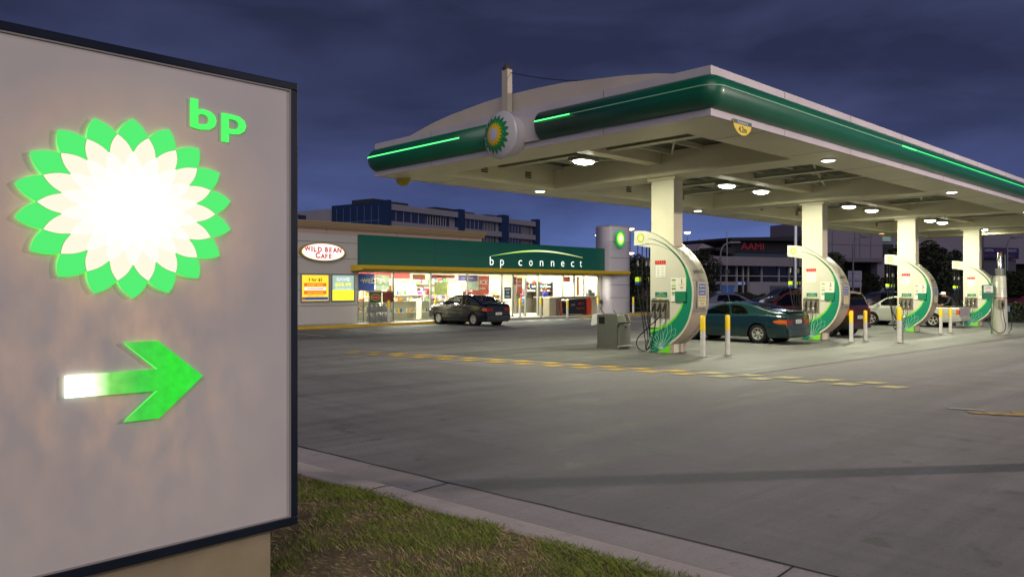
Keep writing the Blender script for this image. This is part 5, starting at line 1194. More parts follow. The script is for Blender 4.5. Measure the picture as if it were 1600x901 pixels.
# wild bean oval sign
t_ = thing('oval_cafe_sign', 'lit white oval sign with red WiLD BEAN CAFE lettering on the grey wall', 'sign', SW(-1.93, -.03, 3.17), SRot)
OW, OH = 1.17, .415
def oval(f, y, mt, nm, th=.02):
    mb = MB(); mb.prism([(OW*f*cos(2*pi*k/48)*(1 if f > .98 else 1), OH*(f if f > .98 else f-.02)*sin(2*pi*k/48)) for k in range(48)], 'y', y, y+th); return mb.build(nm, mt, t_)
oval(1.0, -.10, mat('rim_gold', 'a8842c', .4), 'rim', .12); oval(.955, -.108, mat('rim_dark', '4a3a1c', .4), 'rim_line', .006); oval(.935, -.112, mat('rim_pale', 'e8d890', .4, emit=(.8, .65, .3, 1), es=.5), 'inner_rim', .003); oval(.90, -.116, mat('oval_white_lit', 'fff8f0', .4, emit=(1, .93, .87, 1), es=.85), 'face', .003)
RW = mat('cafe_red', 'c23a3a', .5, emit=(.75, .07, .07, 1), es=.45); k = 0
for ch, x, z, a, s in (('W', -.95, .03, .1, .27), ('i', -.62, .03, 0, .33), ('L', -.50, .01, .05, .29), ('D', -.30, .02, -.05, .29), ('B', .07, .02, .03, .29), ('E', .28, .03, -.04, .27), ('A', .47, .01, .06, .29), ('N', .70, .02, -.06, .30), ('C', -.40, -.27, .12, .33), ('A', -.16, -.26, -.05, .28), ('F', .08, -.27, .05, .28), ('E', .27, -.25, -.04, .27)):
    mb = MB(); mb.text(ch, (x, -.119, z-.01), (cos(a), 0, sin(a)), (-sin(a), 0, cos(a)), s, bold=.045); mb.build('letter', RW, t_)
# poster frames on the grey wall
for (x0, x1, lb, kind) in ((-2.95, -1.62, 'left of the two lit poster boxes on the grey wall, yellow with orange bands', 0), (-1.42, -.28, 'right of the two lit poster boxes on the grey wall, silver and yellow', 1)):
    t_ = thing('poster_box', lb, 'poster box', SW((x0+x1)/2, -.01, 1.02), SRot, 'lit poster boxes on the wall'); h = (x1-x0)/2; H_ = 1.13
    mb = MB(); mb.box(-h-.05, -.05, -.06, h+.05, .0, -.001); mb.box(-h-.05, -.05, H_, h+.05, .0, H_+.05); mb.box(-h-.05, -.05, 0, -h, 0, H_); mb.box(h, -.05, 0, h+.05, 0, H_); mb.build('frame', ALU, t_)
    LY = mat('lit_yellow', 'ffd820', .4, emit=(1, .72, .05, 1), es=.85); LO = mat('lit_orange', 'e06010', .4, emit=(.9, .25, .03, 1), es=.6); LS = mat('lit_silver', 'a0c0b8', .4, emit=(.38, .55, .50, 1), es=.7); LB = mat('lit_blue', '2038a0', .4, emit=(.05, .1, .35, 1), es=.5); LK = mat('lit_dark', '201810', .5); LYG = mat('lit_yellow_green', 'f0f020', .4, emit=(.95, .9, .05, 1), es=.9); LW = mat('lit_white', 'ffffff', .4, emit=(.9, .9, .85, 1), es=.7)
    if kind == 0:
        flat_ = lambda a, b_, c, d, mt, y=-.034: MB().box(a, y, b_, c, y+.004, d).build('print', mt, t_)
        flat_(-h, 0, h, H_, LY, -.03); flat_(-h+.1, .28, h-.1, .44, LO); flat_(-h+.14, .46, h-.14, .60, LW); flat_(-h+.1, .62, h-.1, .78, LO); flat_(-h+.02, .03, h-.02, .16, LB)
        mb = MB(); mb.text('3 for $5', (0, -.037, .86), (1, 0, 0), (0, 0, 1), .2, center=True, fit=.7, bold=.02); mb.text('SPECIALS', (0, -.037, .19), (1, 0, 0), (0, 0, 1), .08, center=True, fit=.8); mb.build('lettering', LK, t_)
        mb = MB(); mb.text('CHOCOLATE BARS', (0, -.037, .49), (1, 0, 0), (0, 0, 1), .1, center=True, fit=.8, bold=.01); mb.build('lettering', mat('lit_brown', '702818', .5), t_)
        mb = MB(); mb.text('SWEET DEAL', (0, -.037, .66), (1, 0, 0), (0, 0, 1), .1, center=True, fit=.8, bold=.01); mb.text('ANY FLAVOUR', (0, -.037, .32), (1, 0, 0), (0, 0, 1), .09, center=True, fit=.8, bold=.01); mb.build('lettering', LY, t_)
        mb = MB(); mb.lathe([(.06, -.035), (.001, -.036)], (-h+.1, 0, .10), 14, 0, 'y'); mb.build('print', mat('lit_red', 'd01810', .4, emit=(.7, .04, .02, 1), es=.6), t_)
    else:
        flat_ = lambda a, b_, c, d, mt, y=-.034: MB().box(a, y, b_, c, y+.004, d).build('print', mt, t_)
        flat_(-h, 0, h, H_, LS, -.03); flat_(-h, 0, h, .47, LYG)
        mb = MB(); mb.text('SAVE', (0, -.037, .88), (1, 0, 0), (0, 0, 1), .2, center=True, fit=.7, bold=.02); mb.text('ON PHONE CARDS', (0, -.037, .50), (1, 0, 0), (0, 0, 1), .1, center=True, fit=.85); mb.build('lettering', LW, t_)
        mb = MB(); mb.text('$33.99', (0, -.037, .64), (1, 0, 0), (0, 0, 1), .22, center=True, fit=.85, bold=.03); mb.build('lettering', LYG, t_)
        mb = MB(); mb.text('Buy one now', (0, -.037, .32), (1, 0, 0), (0, 0, 1), .1, center=True, fit=.62); mb.text('and get a', (0, -.037, .20), (1, 0, 0), (0, 0, 1), .1, center=True, fit=.5); mb.text('drink free', (0, -.037, .08), (1, 0, 0), (0, 0, 1), .1, center=True, fit=.52); mb.build('lettering', LK, t_)
# fascia lettering bp connect with arc
WL = mat('letter_white_lit', 'f4fff4', .4, emit=(.88, 1, .92, 1), es=1.1)
x = 8.19
LTS = [('b', 8.22), ('p', 9.02), ('c', 10.72), ('o', 11.72), ('n', 12.88), ('n', 13.55+.25), ('e', 14.62+.1), ('c', 15.22+.15), ('t', 15.95)]
xs_px = [760, 774.5, 803, 820, 838, 856, 872, 887, 901]
SCL = {'b': 8.25, 'p': 9.02}
pos = [8.22, 9.00, 10.43, 11.30, 12.20, 13.15, 14.05, 14.95, 15.78]
for ch, xx in zip('bpconnect', pos):
    mb = MB(); mb.text(ch, (xx, -.235, 2.80+.006*(xx-8)), (1, 0, .008), (0, 0, 1), .68, bold=-.004, fit=.18 if ch == 't' else .28); mb.build('fascia_letter', WL, sp_)
n_ = 24; V = []
for k in range(n_+1):
    t = k/n_; x = 8.3+(16.05-8.3)*t; z = 3.28+.30*sin(pi*t)+.12*t; w_ = .018+.075*sin(pi*t)**1.2; V += [(x, -.232, z), (x, -.232, z+w_)]
mb = MB(); mb.add(V, [(2*k, 2*k+2, 2*k+3, 2*k+1) for k in range(n_)])
m = mat('arc_lit', 'c8f060', .4, emit=(.75, .95, .30, 1), es=.9); nt_ = m.node_tree; n = nt_.nodes; l = nt_.links; t = n.new('ShaderNodeTexCoord'); q = n.new('ShaderNodeSeparateXYZ'); l.new(t.outputs['Object'], q.inputs[0])
cr = n.new('ShaderNodeValToRGB'); l.new(MR(q.outputs[0], 8.3, 16.05, 0, 1) if False else None, cr.inputs[0]) if False else None
r = n.new('ShaderNodeMapRange'); r.inputs[1].default_value = 8.3; r.inputs[2].default_value = 16.05; l.new(q.outputs[0], r.inputs[0]); l.new(r.outputs[0], cr.inputs[0])
e = cr.color_ramp.elements; e[0].color = (.12, .45, .12, 1); e[1].color = (.95, .85, .25, 1); z = e.new(.35); z.color = (.55, .85, .2, 1); z = e.new(.6); z.color = (1, 1, .7, 1); l.new(cr.outputs[0], n['Principled BSDF'].inputs['Emission Color'])
mb.build('fascia_arc', m, sp_)
# soffit downlights over the walkway
for k in range(7):
    area('awning_light', (1.5+2.6*k, -.5, 2.33), .25, 30, (1, .95, .75), parent=sp_)
# pylon
t_ = thing('pylon', 'curved silver panelled pylon with glowing green flower emblem at the right end of the shop', 'pylon', SW(18.0, 0, 0), SRot)
cv = [(.25+2.7*k/16, -.12-.75*(1-((k/16-.45)/.55)**2 if k/16 > .45 else 1-((.45-k/16)/.75)**2)) for k in range(17)]
pts = cv+[(2.95, .5), (.25, .5)]
mb = MB(); mb.prism(pts, 'z', FZ-.1, 5.42, 0, smooth=True); mb.build('cladding', mat('pylon_silver', 'bab5bc', .4, metal=.0, noise=.06), t_)
mb = MB()
cvo = [(p[0], p[1]-.003) for p in cv]
for z in (.95, 1.75, 2.6, 3.45, 4.45):
    mb.add([(p[0], p[1], z) for p in cvo]+[(p[0], p[1], z+.025) for p in cvo], [(i, i+1, 18+i, 17+i) for i in range(16)])
mb.build('panel_joints', mat('groove_dark', '4a4846', .8), t_)
mb = MB(); mb.prism(pts, 'z', 5.421, 5.50, 0); mb.build('cap', mat('pylon_cap', '8b8790', .4), t_)
HE = []
hx_, hy_, hz2 = .80, -1.03, 4.66
for (r1, r2, mt_, dy, ro) in ((.58, .44, mat('pylon_green_lit', '108040', .4, emit=(.015, .36, .08, 1), es=1.0), 0, 0), (.44, .33, mat('pylon_lime_lit', '60c020', .4, emit=(.20, .72, .08, 1), es=1.0), -.012, .17), (.33, .25, mat('pylon_yellow_lit', 'e0e020', .4, emit=(.85, .95, .12, 1), es=1.2), -.024, 0), (.18, .14, mat('pylon_white_lit', 'ffffe0', .4, emit=(1, 1, .8, 1), es=1.6), -.036, .17)):
    mb = MB(); P_ = star(18, r1, r2, ro); mb.prism([(hx_+p[0]*.92, hz2+p[1]) for p in P_], 'y', hy_+dy, hy_+dy+.011); mb.build('emblem', mt_, t_)
mb = MB(); mb.cyl((hx_, hy_+.02, hz2), (hx_, -.8, hz2), .2, n=12); mb.build('emblem_mount', mat('pylon_cap', '8b8790', .4), t_)
mb = MB(); mb.text('bp', (2.58, -.60, 5.15), (1, .45, 0), (0, 0, 1), .22, bold=.02); mb.build('lettering', mat('pylon_green_lit', '108040', .4), t_)
# yellow walkway kerb with ramps at the doors
WK = mat('walkway_concrete', '8f8b80', .8, noise=.15, nscale=2)
mb = MB(); mb.prism([(-13, .0), (-13, -1.30), (11.3, -1.42), (12.6, -1.85), (24, -1.9), (24, 0)], 'z', -.3, FZ-.001, 0)
mb.v = [SW(x, y, z) for x, y, z in mb.v]; tag(mb.build('walkway', WK), kind='structure')
KY = mat('kerb_yellow', 'b8951c', .6, noise=.2, nscale=3)
def ykerb(pts, zt=FZ+.002):
    mb = MB(); 
    for (a, b_) in zip(pts, pts[1:]):
        (x0, y0, h0), (x1, y1, h1) = a, b_; z = -.16
        V = [(x0, y0, z), (x1, y1, z), (x1, y1, h1), (x0, y0, h0), (x0, y0+.16, h0), (x1, y1+.16, h1), (x0, y0+.16, z), (x1, y1+.16, z)]
        mb.add([SW(*v) for v in V], [(0, 1, 2, 3), (3, 2, 5, 4), (4, 5, 7, 6)])
    return tag(mb.build('yellow_kerb', KY), kind='structure')
ykerb([(-13, -1.50, FZ), (7.9, -1.56, FZ), (8.6, -1.56, -.12)]); ykerb([(13.6, -2.0, -.13), (14.8, -2.05, FZ), (30, -2.1, FZ)])
# bollards before the shop
for (x, y, lb) in ((.95, -1.05, 'white and yellow bollard in front of the gas bottle cage'), (3.75, -1.05, 'white and yellow bollard before the second window left of the sedan'), (9.75, -1.0, 'white and yellow bollard just behind the sedan tail'), (10.6, -1.75, 'white and yellow bollard in front of the shop doors'), (12.6, -1.95, 'white and yellow bollard in front of the beige litter bin'), (16.75, -.85, 'white and yellow bollard between the promotion box and the pylon'), (19.5, -1.5, 'white and yellow bollard in front of the silver pylon')):
    p = SW(x, y, FZ); b = bollard(p[0], p[1], lb, z=FZ+.001 if y > -1.9 else -.12, gs='bollards along the shop walkway')
# ------------------------------------------------------------------ background, placed by bearing and distance
def WD(px, D):
    X = (px-800)/1213*D; return (.7218*X+.6921*D, -.6921*X+.7218*D)
def bframe(px, D, vp):          # local x axis runs towards the vanishing bearing vp
    u, v = WD(px, D); dX, dD = (vp-800)/1213, 1; a = (.7218*dX+.6921*dD, -.6921*dX+.7218*dD); return (u, v, -.5), atan2(a[1], a[0])
BWH = mat('render_pale', '7d7a85', .6, noise=.05, nscale=.4); BBL = mat('cladding_blue', '10264a', .5); BGLS = mat('glass_blue_dark', '26304a', .15, metal=.2); BGL2 = mat('glass_dark', '15171d', .15); BDK = mat('roof_dark', '26272e', .6); FRAMEW = mat('mullion_pale', '8a8890', .5)
loc, rz = bframe(606, 95, 1658)
t_ = thing('office_building', 'white and navy office block with balconies rising behind the shop roof', 'building', loc, rz)
top = 12.2+.3
# right face along +x; y positive = away/left
mb = MB(); mb.box(0, .3, 0, 33, 18, top-.2); mb.build('core', BWH, t_)
for (x0, x1) in ((0, 13.2), (14.3, 23.3), (24.7, 32.3)):
    for z in (top-.9, top-3.0, top-5.1):
        mb = MB(); mb.box(x0, -.3, z, x1, .29, z+.75); mb.build('spandrel', BWH, t_)
    L_ = x1-x0
    for z in (top-2.25, top-4.35):
        mb = MB(); mb.box(x0+.05, .0, z, x0+L_*.52, .05, z+1.34); mb.build('window', BGLS, t_)
        mb = MB(); mb.box(x0+L_*.55, .2, z, x0+L_*.9, .25, z+1.34); mb.build('balcony_opening', BGL2, t_)
        mb = MB()
        for k in range(8): mb.box(x0+L_*(.56+.04*k), .14, z, x0+L_*(.57+.04*k), .19, z+1.3)
        for k in range(5): mb.box(x0+L_*.52*k/5, -.04, z, x0+L_*.52*k/5+.06, -.001, z+1.34)
        mb.build('window_bars', FRAMEW, t_)
for x0, x1 in ((-.5, .0), (13.2, 14.3), (23.3, 24.7), (32.3, 33.1)):
    mb = MB(); mb.box(x0, -.6, 0, x1, .6, top+.25); mb.build('navy_fin', BBL, t_)
mb = MB(); mb.box(-.5, .61, 0, -.1, 9.5, top+.1); mb.build('navy_side', BBL, t_)
mb = MB()
for k in range(7): mb.box(-.56, 1.0+1.25*k, 0, -.51, 1.06+1.25*k, top-.3)
mb.box(-.54, .8, top-2.2, -.505, 9.3, top-2.1); mb.build('side_glazing', mat('glass_navy', '46587a', .3), t_)
for (x0, x1, h) in ((-.3, 2.5, .6), (3.2, 6, .5), (11.5, 16.5, .55), (17, 20, .4), (23, 27, .4)):
    mb = MB(); mb.box(x0, 2.2, top-.2, x1, 6, top+h); mb.build('roof_plant', BDK, t_)
loc, rz = bframe(476, 104, 1658)
t_ = thing('office_wing', 'lower white and navy office wing at the far left behind the shop roof', 'building', loc, rz)
mb = MB(); mb.box(0, .3, 0, 14, 12, 11.3); mb.build('core', BWH, t_)
for z in (10.6, 8.6):
    mb = MB(); mb.box(0, -.2, z, 14, .29, z+.8); mb.build('spandrel', BWH, t_); mb = MB(); mb.box(0.1, .1, z-1.2, 7, .2, z); mb.box(7.6, .1, z-1.2, 14, .2, z); mb.build('window', BGL2, t_)
mb = MB(); mb.box(-5, -.4, 0, -.01, 3, 11.7); mb.build('navy_fin', BBL, t_)
mb = MB(); mb.box(-1, 1, 11.3, 3, 4, 11.9); mb.box(3.3, 1, 11.3, 7, 4, 11.8); mb.build('roof_plant', BDK, t_)

# insurance building with red letters: frontage nearly square to the view
loc, rz = bframe(1080, 75, 3200); Z = .5
t_ = thing('glass_office', 'low pale office with long window band and dark upper storey carrying red AAMI letters', 'building', loc, rz)
def px2x(px):       # along the local axis at its bearing
    X0 = (1080-800)/1213*75; dX = (3200-800)/1213; nl = sqrt(dX*dX+1); r_ = (px-800)/1213
    s = (r_*75-X0)/(dX/nl-r_/nl); return s
def zz(y, px): s = px2x(px); D = 75+s/sqrt(1+((3200-800)/1213)**2); return 1.6+(449-y)*D/1213+.5
xL, xR = px2x(1070), px2x(1300)
PWH = mat('fascia_lilac', '6b6570', .6, noise=.05, nscale=.5); CHAR = mat('cladding_charcoal', '1d1c20', .6)
z1, z2, z3, z4 = zz(401, 1150), zz(415, 1150), zz(440, 1150), 0
mb = MB(); mb.box(xL, -.5, z2, xR, 12, z1); mb.build('fascia', PWH, t_)
mb = MB(); mb.box(xL, .3, z3, xR, .5, z2-.01); mb.build('window', mat('office_glass', '1e2126', .1, metal=.3), t_)
mb = MB(); mb.box(xL, 0, 0, px2x(1153), .6, z3-.01); mb.box(px2x(1171), 0, 0, xR, .6, z3-.01); mb.build('base_wall', mat('base_lilac', '77737e', .6), t_)
mb = MB(); mb.box(px2x(1153), .35, 0, px2x(1171), .45, z3-.3); mb.build('door', BGL2, t_)
mb = MB()
for p in (1095, 1113, 1119, 1137, 1153, 1163, 1171, 1192, 1219, 1235): mb.box(px2x(p)-.05, .1, z3 if p not in (1153, 1163, 1171) else 0, px2x(p)+.05, .29, z2-.01)
mb.box(xL, .15, z3+.55, xR, .28, z3+.63); mb.build('mullions', FRAMEW, t_)
mb = MB(); mb.box(px2x(1203), -.1, z3-1.1, px2x(1231), -.02, z3-.4); mb.build('louvre', mat('louvre_dark', '4a4650', .6), t_)
zb1, zt1 = z1+.01, zz(376, 1200)
mb = MB(); mb.box(px2x(1164), 2, zz(393, 1200), px2x(1300), 12, zt1); mb.build('upper_storey', CHAR, t_)
mb = MB(); mb.box(px2x(1166), 2.2, zb1, px2x(1300), 12, zz(393, 1200)-.01); mb.build('upper_window', mat('upper_glass', '3c4648', .15, metal=.3), t_)
mb = MB(); mb.prism([(px2x(1151), zt1-.02), (px2x(1300), zt1+.25), (px2x(1300), zt1+.8), (px2x(1151), zt1+.25)], 'y', .8, 12); mb.build('flat_roof', CHAR, t_)
mb = MB(); mb.prism([(px2x(1134), zz(389, 1150)), (px2x(1165), zz(393, 1150)-.3), (px2x(1165), zz(385, 1150)), (px2x(1134), zz(386, 1150))], 'y', 1.5, 9); mb.build('lower_roof', CHAR, t_)
mb = MB(); mb.text('AAMI', (px2x(1197), 1.9, zz(388.5, 1200)), (1, 0, 0), (0, 0, 1), .98, center=True, fit=px2x(1215)-px2x(1179)); mb.build('lettering', mat('aami_red', '8a2026', .5, emit=(.07, .006, .008, 1), es=1.0), t_)
mb = MB(); mb.prism([(px2x(1118), zb1), (px2x(1164), zb1), (px2x(1164), zb1+1.0), (px2x(1140), zb1+1.5)], 'y', 4, 10); mb.build('pale_roof', mat('roof_pale', '77707e', .6), t_)

# big pale warehouse
loc, rz = bframe(1290, 92, 4200)
def wx(px):
    X0 = (1290-800)/1213*92; dX = (4200-800)/1213; nl = sqrt(dX*dX+1); r_ = (px-800)/1213; return (r_*92-X0)/(dX/nl-r_/nl)
def wz(y, px): s = wx(px); D = 92+s/sqrt(1+((4200-800)/1213)**2); return 1.6+(449-y)*D/1213+.5
t_ = thing('warehouse', 'huge pale lilac warehouse wall with dark open bays beneath, beyond the canopy', 'building', loc, rz)
WH = mat('warehouse_lilac', '686271', .6, noise=.04, nscale=.3)
mb = MB(); mb.box(wx(1289), 0, wz(409, 1340), wx(1379), 10, wz(345, 1340)); mb.build('wall', WH, t_)
mb = MB(); mb.box(wx(1379), 1.0, wz(409, 1420), wx(1700), 10, wz(335, 1480)); mb.build('wall', WH, t_)
mb = MB(); mb.box(wx(1262), 3.0, 0, wx(1700), 3.4, wz(409, 1500)-.01); mb.build('open_bay', mat('bay_black', '0b0a0c', .9), t_)
for p in (1373, 1383): pass
mb = MB(); mb.box(wx(1373), .2, 0, wx(1384), 1.2, wz(409, 1340)-.01); mb.build('pier', WH, t_)
mb = MB(); mb.box(wx(1379), .6, wz(401, 1390), wx(1402), .98, wz(381, 1390)); mb.build('dark_cladding', CHAR, t_)
mb = MB(); mb.box(wx(1384), .8, wz(376, 1390), wx(1400), .98, wz(366, 1390)); mb.build('window', mat('window_pale_green', '6d8078', .2, emit=(.10, .14, .11, 1), es=.8), t_)
mb = MB()
for p in (1335, 1343, 1300, 1360): mb.box(wx(p), -.05, wz(409, 1340), wx(p)+.08, -.001, wz(350, 1340))
mb.box(wx(1262), -.05, wz(383, 1340), wx(1379), -.001, wz(383, 1340)+.06); mb.box(wx(1262), -.3, wz(409, 1340), wx(1379), -.002, wz(403, 1340)); mb.build('wall_joints', mat('joint_lilac', '56505e', .7), t_)
mb = MB(); mb.box(wx(1528), .4, 0, wx(1592), .96, wz(405, 1560)); mb.build('roller_wall', mat('roller_grey', '3f3c46', .6), t_)
t_ = thing('shop_signboard', 'wide navy signboard with white and red words on the far warehouse wall', 'sign', (loc[0], loc[1], loc[2]), rz)
mb = MB(); mb.box(wx(1529), -.1, wz(404, 1560), wx(1591), .3, wz(387, 1560)); mb.build('board', mat('board_navy', '12163c', .5), t_)
mb = MB(); mb.text('CAPITAL', (wx(1537), -.12, wz(393, 1560)), (1, 0, 0), (0, 0, 1), .42, fit=wx(1552)-wx(1537), bold=.02); mb.text('PRODUCTS', (wx(1573), -.12, wz(393, 1560)), (1, 0, 0), (0, 0, 1), .42, fit=wx(1587)-wx(1573), bold=.02); mb.build('lettering', mat('sign_pale', '8a86a0', .5), t_)
mb = MB(); mb.text('BUILDING', (wx(1555), -.12, wz(393, 1560)), (1, 0, 0), (0, 0, 1), .42, fit=wx(1571)-wx(1555), bold=.02); mb.text('Air Power Supplies', (wx(1536), -.12, wz(401, 1560)), (1, 0, 0), (0, 0, 1), .5, fit=wx(1585)-wx(1536), bold=.01); mb.build('lettering', mat('sign_red', '6a2a44', .5), t_)
# dark low building and car wash behind the last column
loc2, rz2 = bframe(1478, 80, 4000)
t_ = thing('dark_shed', 'dark flat roofed shed among the trees behind the last column', 'building', loc2, rz2)
mb = MB(); mb.box(0, 0, 0, 3.8, 5, 4.6); mb.build('wall', CHAR, t_); mb = MB(); mb.box(-.2, -.2, 4.6, 4.0, 5.2, 4.8); mb.build('roof', BDK, t_)
loc2, rz2 = bframe(975, 95, 2600)
t_ = thing('far_shed', 'low grey shed with pale roof between the pylon and the first pump', 'building', loc2, rz2)
mb = MB(); mb.box(0, 0, 0, 10, 8, 2.9); mb.build('wall', mat('shed_grey', '3e3b46', .6), t_); mb = MB(); mb.prism([(-.3, 2.9), (10.3, 2.9), (9.5, 4.6), (2, 4.9)], 'y', -.2, 8.2); mb.build('roof', mat('shed_roof', '6b6474', .6), t_)

# trees, shrubs and hedges
LEAFD = [mat('leaf_dark', '161c10', .8), mat('leaf_mid', '222c16', .8), mat('leaf_olive', '2e351e', .8)]
BARK = mat('bark', '2b2119', .9, noise=.2, nscale=10)
def crown(mb, blobs, n, ls, rnd):
    tot = sum(b_[3]**3 for b_ in blobs)
    for (x, y, z, r_, fl) in blobs:
        k = int(n*r_**3/tot)
        for _ in range(k):
            while True:
                a = Vector((rnd.uniform(-1, 1), rnd.uniform(-1, 1), rnd.uniform(-1, 1)))
                if a.length < 1 and a.length > .35*rnd.random(): break
            p = Vector((x, y, z))+Vector((a.x*r_, a.y*r_, a.z*r_*fl)); s = ls*rnd.uniform(.6, 1.3)
            d = Vector((rnd.gauss(0, 1), rnd.gauss(0, 1), rnd.gauss(0, .6))).normalized(); e_ = d.orthogonal().normalized()
            mb.add([p-d*s, p+e_*s*.5, p+d*s, p-e_*s*.5], [(0, 1, 2, 3)], rnd.choice((0, 0, 1, 1, 2)))
def tree(lb, px, D, h, r_, seed, n=1500, ls=.16, trunk_h=None, nm='tree', cat='tree', sx=1.0, low=.25, grp=None):
    rnd = random.Random(seed); u, v = WD(px, D); t_ = thing(nm, lb, cat, (u, v, gz(u, v)-.02), rnd.uniform(0, 6), grp)
    mb = MB(); mb.tube([(0, 0, 0), (.03*h, 0, h*.35), (.01, .02*h, h*.7)], [h*.028+.03, h*.02+.02, .02], 7)
    blobs = []
    for k in range(11):
        a = rnd.uniform(0, 6.28); q = rnd.random()**.6*r_*.62; z = h*(low+.1+(1-low-.2)*rnd.random()); q *= (1-.5*abs((z/h-.55)/.45)); br_ = r_*rnd.uniform(.28, .48)
        blobs.append((q*cos(a)*sx, q*sin(a)*sx, z, br_, rnd.uniform(.7, 1.1))); mb.tube([(0, 0, h*.3), (q*cos(a)*.5, q*sin(a)*.5, (z+h*.3)/2), (q*cos(a), q*sin(a), z)], [.03, .02, .01], 4)
    mb.build('trunk', BARK, t_); mb = MB(); crown(mb, blobs, n, ls, rnd); mb.build('crown', LEAFD, t_); return t_
tree('dark bushy tree between the pylon and the first pump', 1000, 62, 4.3, 2.0, 3, 2600, .14)
tree('round tree left of the first pump hoses, lit faintly from below', 984, 56, 2.9, 1.3, 4, 1500, .12)
tree('slim dark tree rising right of the first pump in front of the pale office', 1100, 58, 4.6, 1.5, 5, 1700, .12, low=.2)
tree('small ragged tree top against the warehouse right of the second column', 1308, 70, 5.2, 1.6, 6, 1300, .15, low=.35)
tree('broad dark tree behind the third column', 1425, 68, 6.2, 3.4, 7, 5200, .2, low=.05)
tree('broad dark tree between the third and fourth columns', 1462, 72, 6.0, 3.2, 8, 5200, .2, low=.05)
tree('light topped tree above the dark shed by the last column', 1490, 84, 6.4, 1.8, 9, 1400, .17, low=.4)
tree('dark low tree left of the third pump head', 1360, 66, 2.9, 1.7, 10, 1900, .14, low=.1)
tree('dark tree at the right picture edge beyond the gas dispenser', 1596, 52, 3.0, 2.0, 11, 3200, .14, low=.05)
def hedge(lb, pa, Da, pb, Db, h, wd, seed, n=2500, z0=0):
    rnd = random.Random(seed); a = Vector(WD(pa, Da)); b_ = Vector(WD(pb, Db)); t_ = thing('hedge', lb, 'hedge', (a.x, a.y, gz(a.x, a.y)-.05), atan2(b_.y-a.y, b_.x-a.x)); ln = (b_-a).length
    mb = MB(); mb.box(.15, -wd*.35, 0, ln-.15, wd*.35, h*.8); mb.build('branches', mat('hedge_core', '12180c', .9), t_)
    mb = MB()
    for _ in range(n):
        x = rnd.uniform(0, ln); y = rnd.uniform(-wd/2, wd/2); z = h*rnd.random()**.6*(1+.08*sin(x*2)+.05*sin(x*5.1)); s = rnd.uniform(.05, .11)
        d = Vector((rnd.gauss(0, 1), rnd.gauss(0, 1), rnd.gauss(0, 1))).normalized(); e_ = d.orthogonal().normalized(); p = Vector((x, y, z)); mb.add([p-d*s, p+e_*s*.6, p+d*s, p-e_*s*.6], [(0, 1, 2, 3)], rnd.choice((0, 1, 1, 2)))
    mb.build('leaves', LEAFD, t_)
hedge('dark hedge behind the kerb between the pylon and the first pump', 982, 53, 1040, 52, 1.1, 1.2, 1)
hedge('low dark hedge in front of the pale office behind the teal coupe', 1143, 70, 1196, 69, 1.25, 1.5, 2)
hedge('dark planting strip across the car park beyond the second pump', 1140, 50, 1300, 50, .55, 1.2, 3, 4000)
hedge('low hedge beyond the ute and gas dispenser', 1498, 46, 1625, 44, 1.15, 1.4, 4, 5000)
hedge('dark hedge behind the third pump', 1362, 60, 1500, 58, 1.2, 1.4, 5, 4500)
# signs and street furniture beyond
u, v = WD(1335.5, 66); fx = radians(-43.8)
t_ = thing('park_sign', 'white post sign reading PARK in the car park right of the second pump', 'sign', (u, v, gz(u, v)), fx)
mb = MB(); mb.cyl((-.5, 0, 0), (-.5, 0, 2.6), .05, n=6); mb.cyl((.5, 0, 0), (.5, 0, 2.6), .05, n=6); mb.build('post', FRAMEW, t_)
mb = MB(); mb.box(-.58, -.06, 1.75, .58, .0, 3.15); mb.build('board', mat('park_white', '77758a', .5), t_)
mb = MB(); mb.text('OFFICE', (0, -.065, 2.82), (1, 0, 0), (0, 0, 1), .25, center=True, fit=.9); mb.text('PARK', (0, -.065, 2.18), (1, 0, 0), (0, 0, 1), .36, center=True, fit=.95, bold=.02); mb.text('PARKING', (0, -.065, 1.86), (1, 0, 0), (0, 0, 1), .16, center=True, fit=.9); mb.box(-.5, -.064, 2.55, .5, -.062, 2.58); mb.build('lettering', mat('park_ink', '2c3056', .5), t_)
u, v = WD(1128, 66)
t_ = thing('skip', 'bright blue metal skip standing before the pale office windows', 'skip', (u, v, gz(u, v)), fx)
mb = MB(); mb.prism([(-.75, .1), (.7, .1), (.85, 1.95), (-.9, 1.75)], 'y', -.8, .8); mb.build('body', mat('skip_blue', '1452a0', .5, noise=.1), t_, bevel=.03); mb = MB(); mb.box(-.95, -.85, 1.78, .9, .85, 1.95); mb.build('rim', mat('skip_blue_dark', '1a4a88', .5), t_)
for x in (-.6, -.2, .2, .6):
    mb = MB(); mb.box(x-.03, -.86, .15, x+.03, -.80, 1.75); mb.build('rib', mat('skip_blue_dark', '1a4a88', .5), t_)
def lamp_post(lb, px, D, h, arm, lit=None, col=(1, 1, 1), r_=.07, mtp=None, size=.16):
    u, v = WD(px, D); t_ = thing('street_lamp', lb, 'street lamp', (u, v, gz(u, v)), fx, 'street lamps')
    pts = [(0, 0, 0), (0, 0, h-.9)]+[(arm*(1-cos(a/5*pi/2)), 0, h-.9+.9*sin(a/5*pi/2)) for a in range(1, 6)]+([(arm*1.6, 0, h)] if arm else [])
    mb = MB(); mb.tube(pts, r_, 6); mb.build('pole', mtp or mat('pole_grey', '5a5866', .5), t_)
    e_ = arm*1.6; mb = MB(); mb.bbox(e_-.45, -.14, h-.02, e_+.45, .14, h+.12, .04); mb.build('lamp_head', mat('head_grey', '4a4856', .5), t_)
    if lit:
        mb = MB(); mb.lathe([(.26, h-.02), (.22, h-.10), (.1, h-.16), (.01, h-.17)], (e_, 0, 0), 12)
        mb.v = [(e_+(x-e_)*size/.26, y*size/.26, h+(z-h)*1.6) for x, y, z in mb.v]; mb.build('lamp_lens', lit, t_)
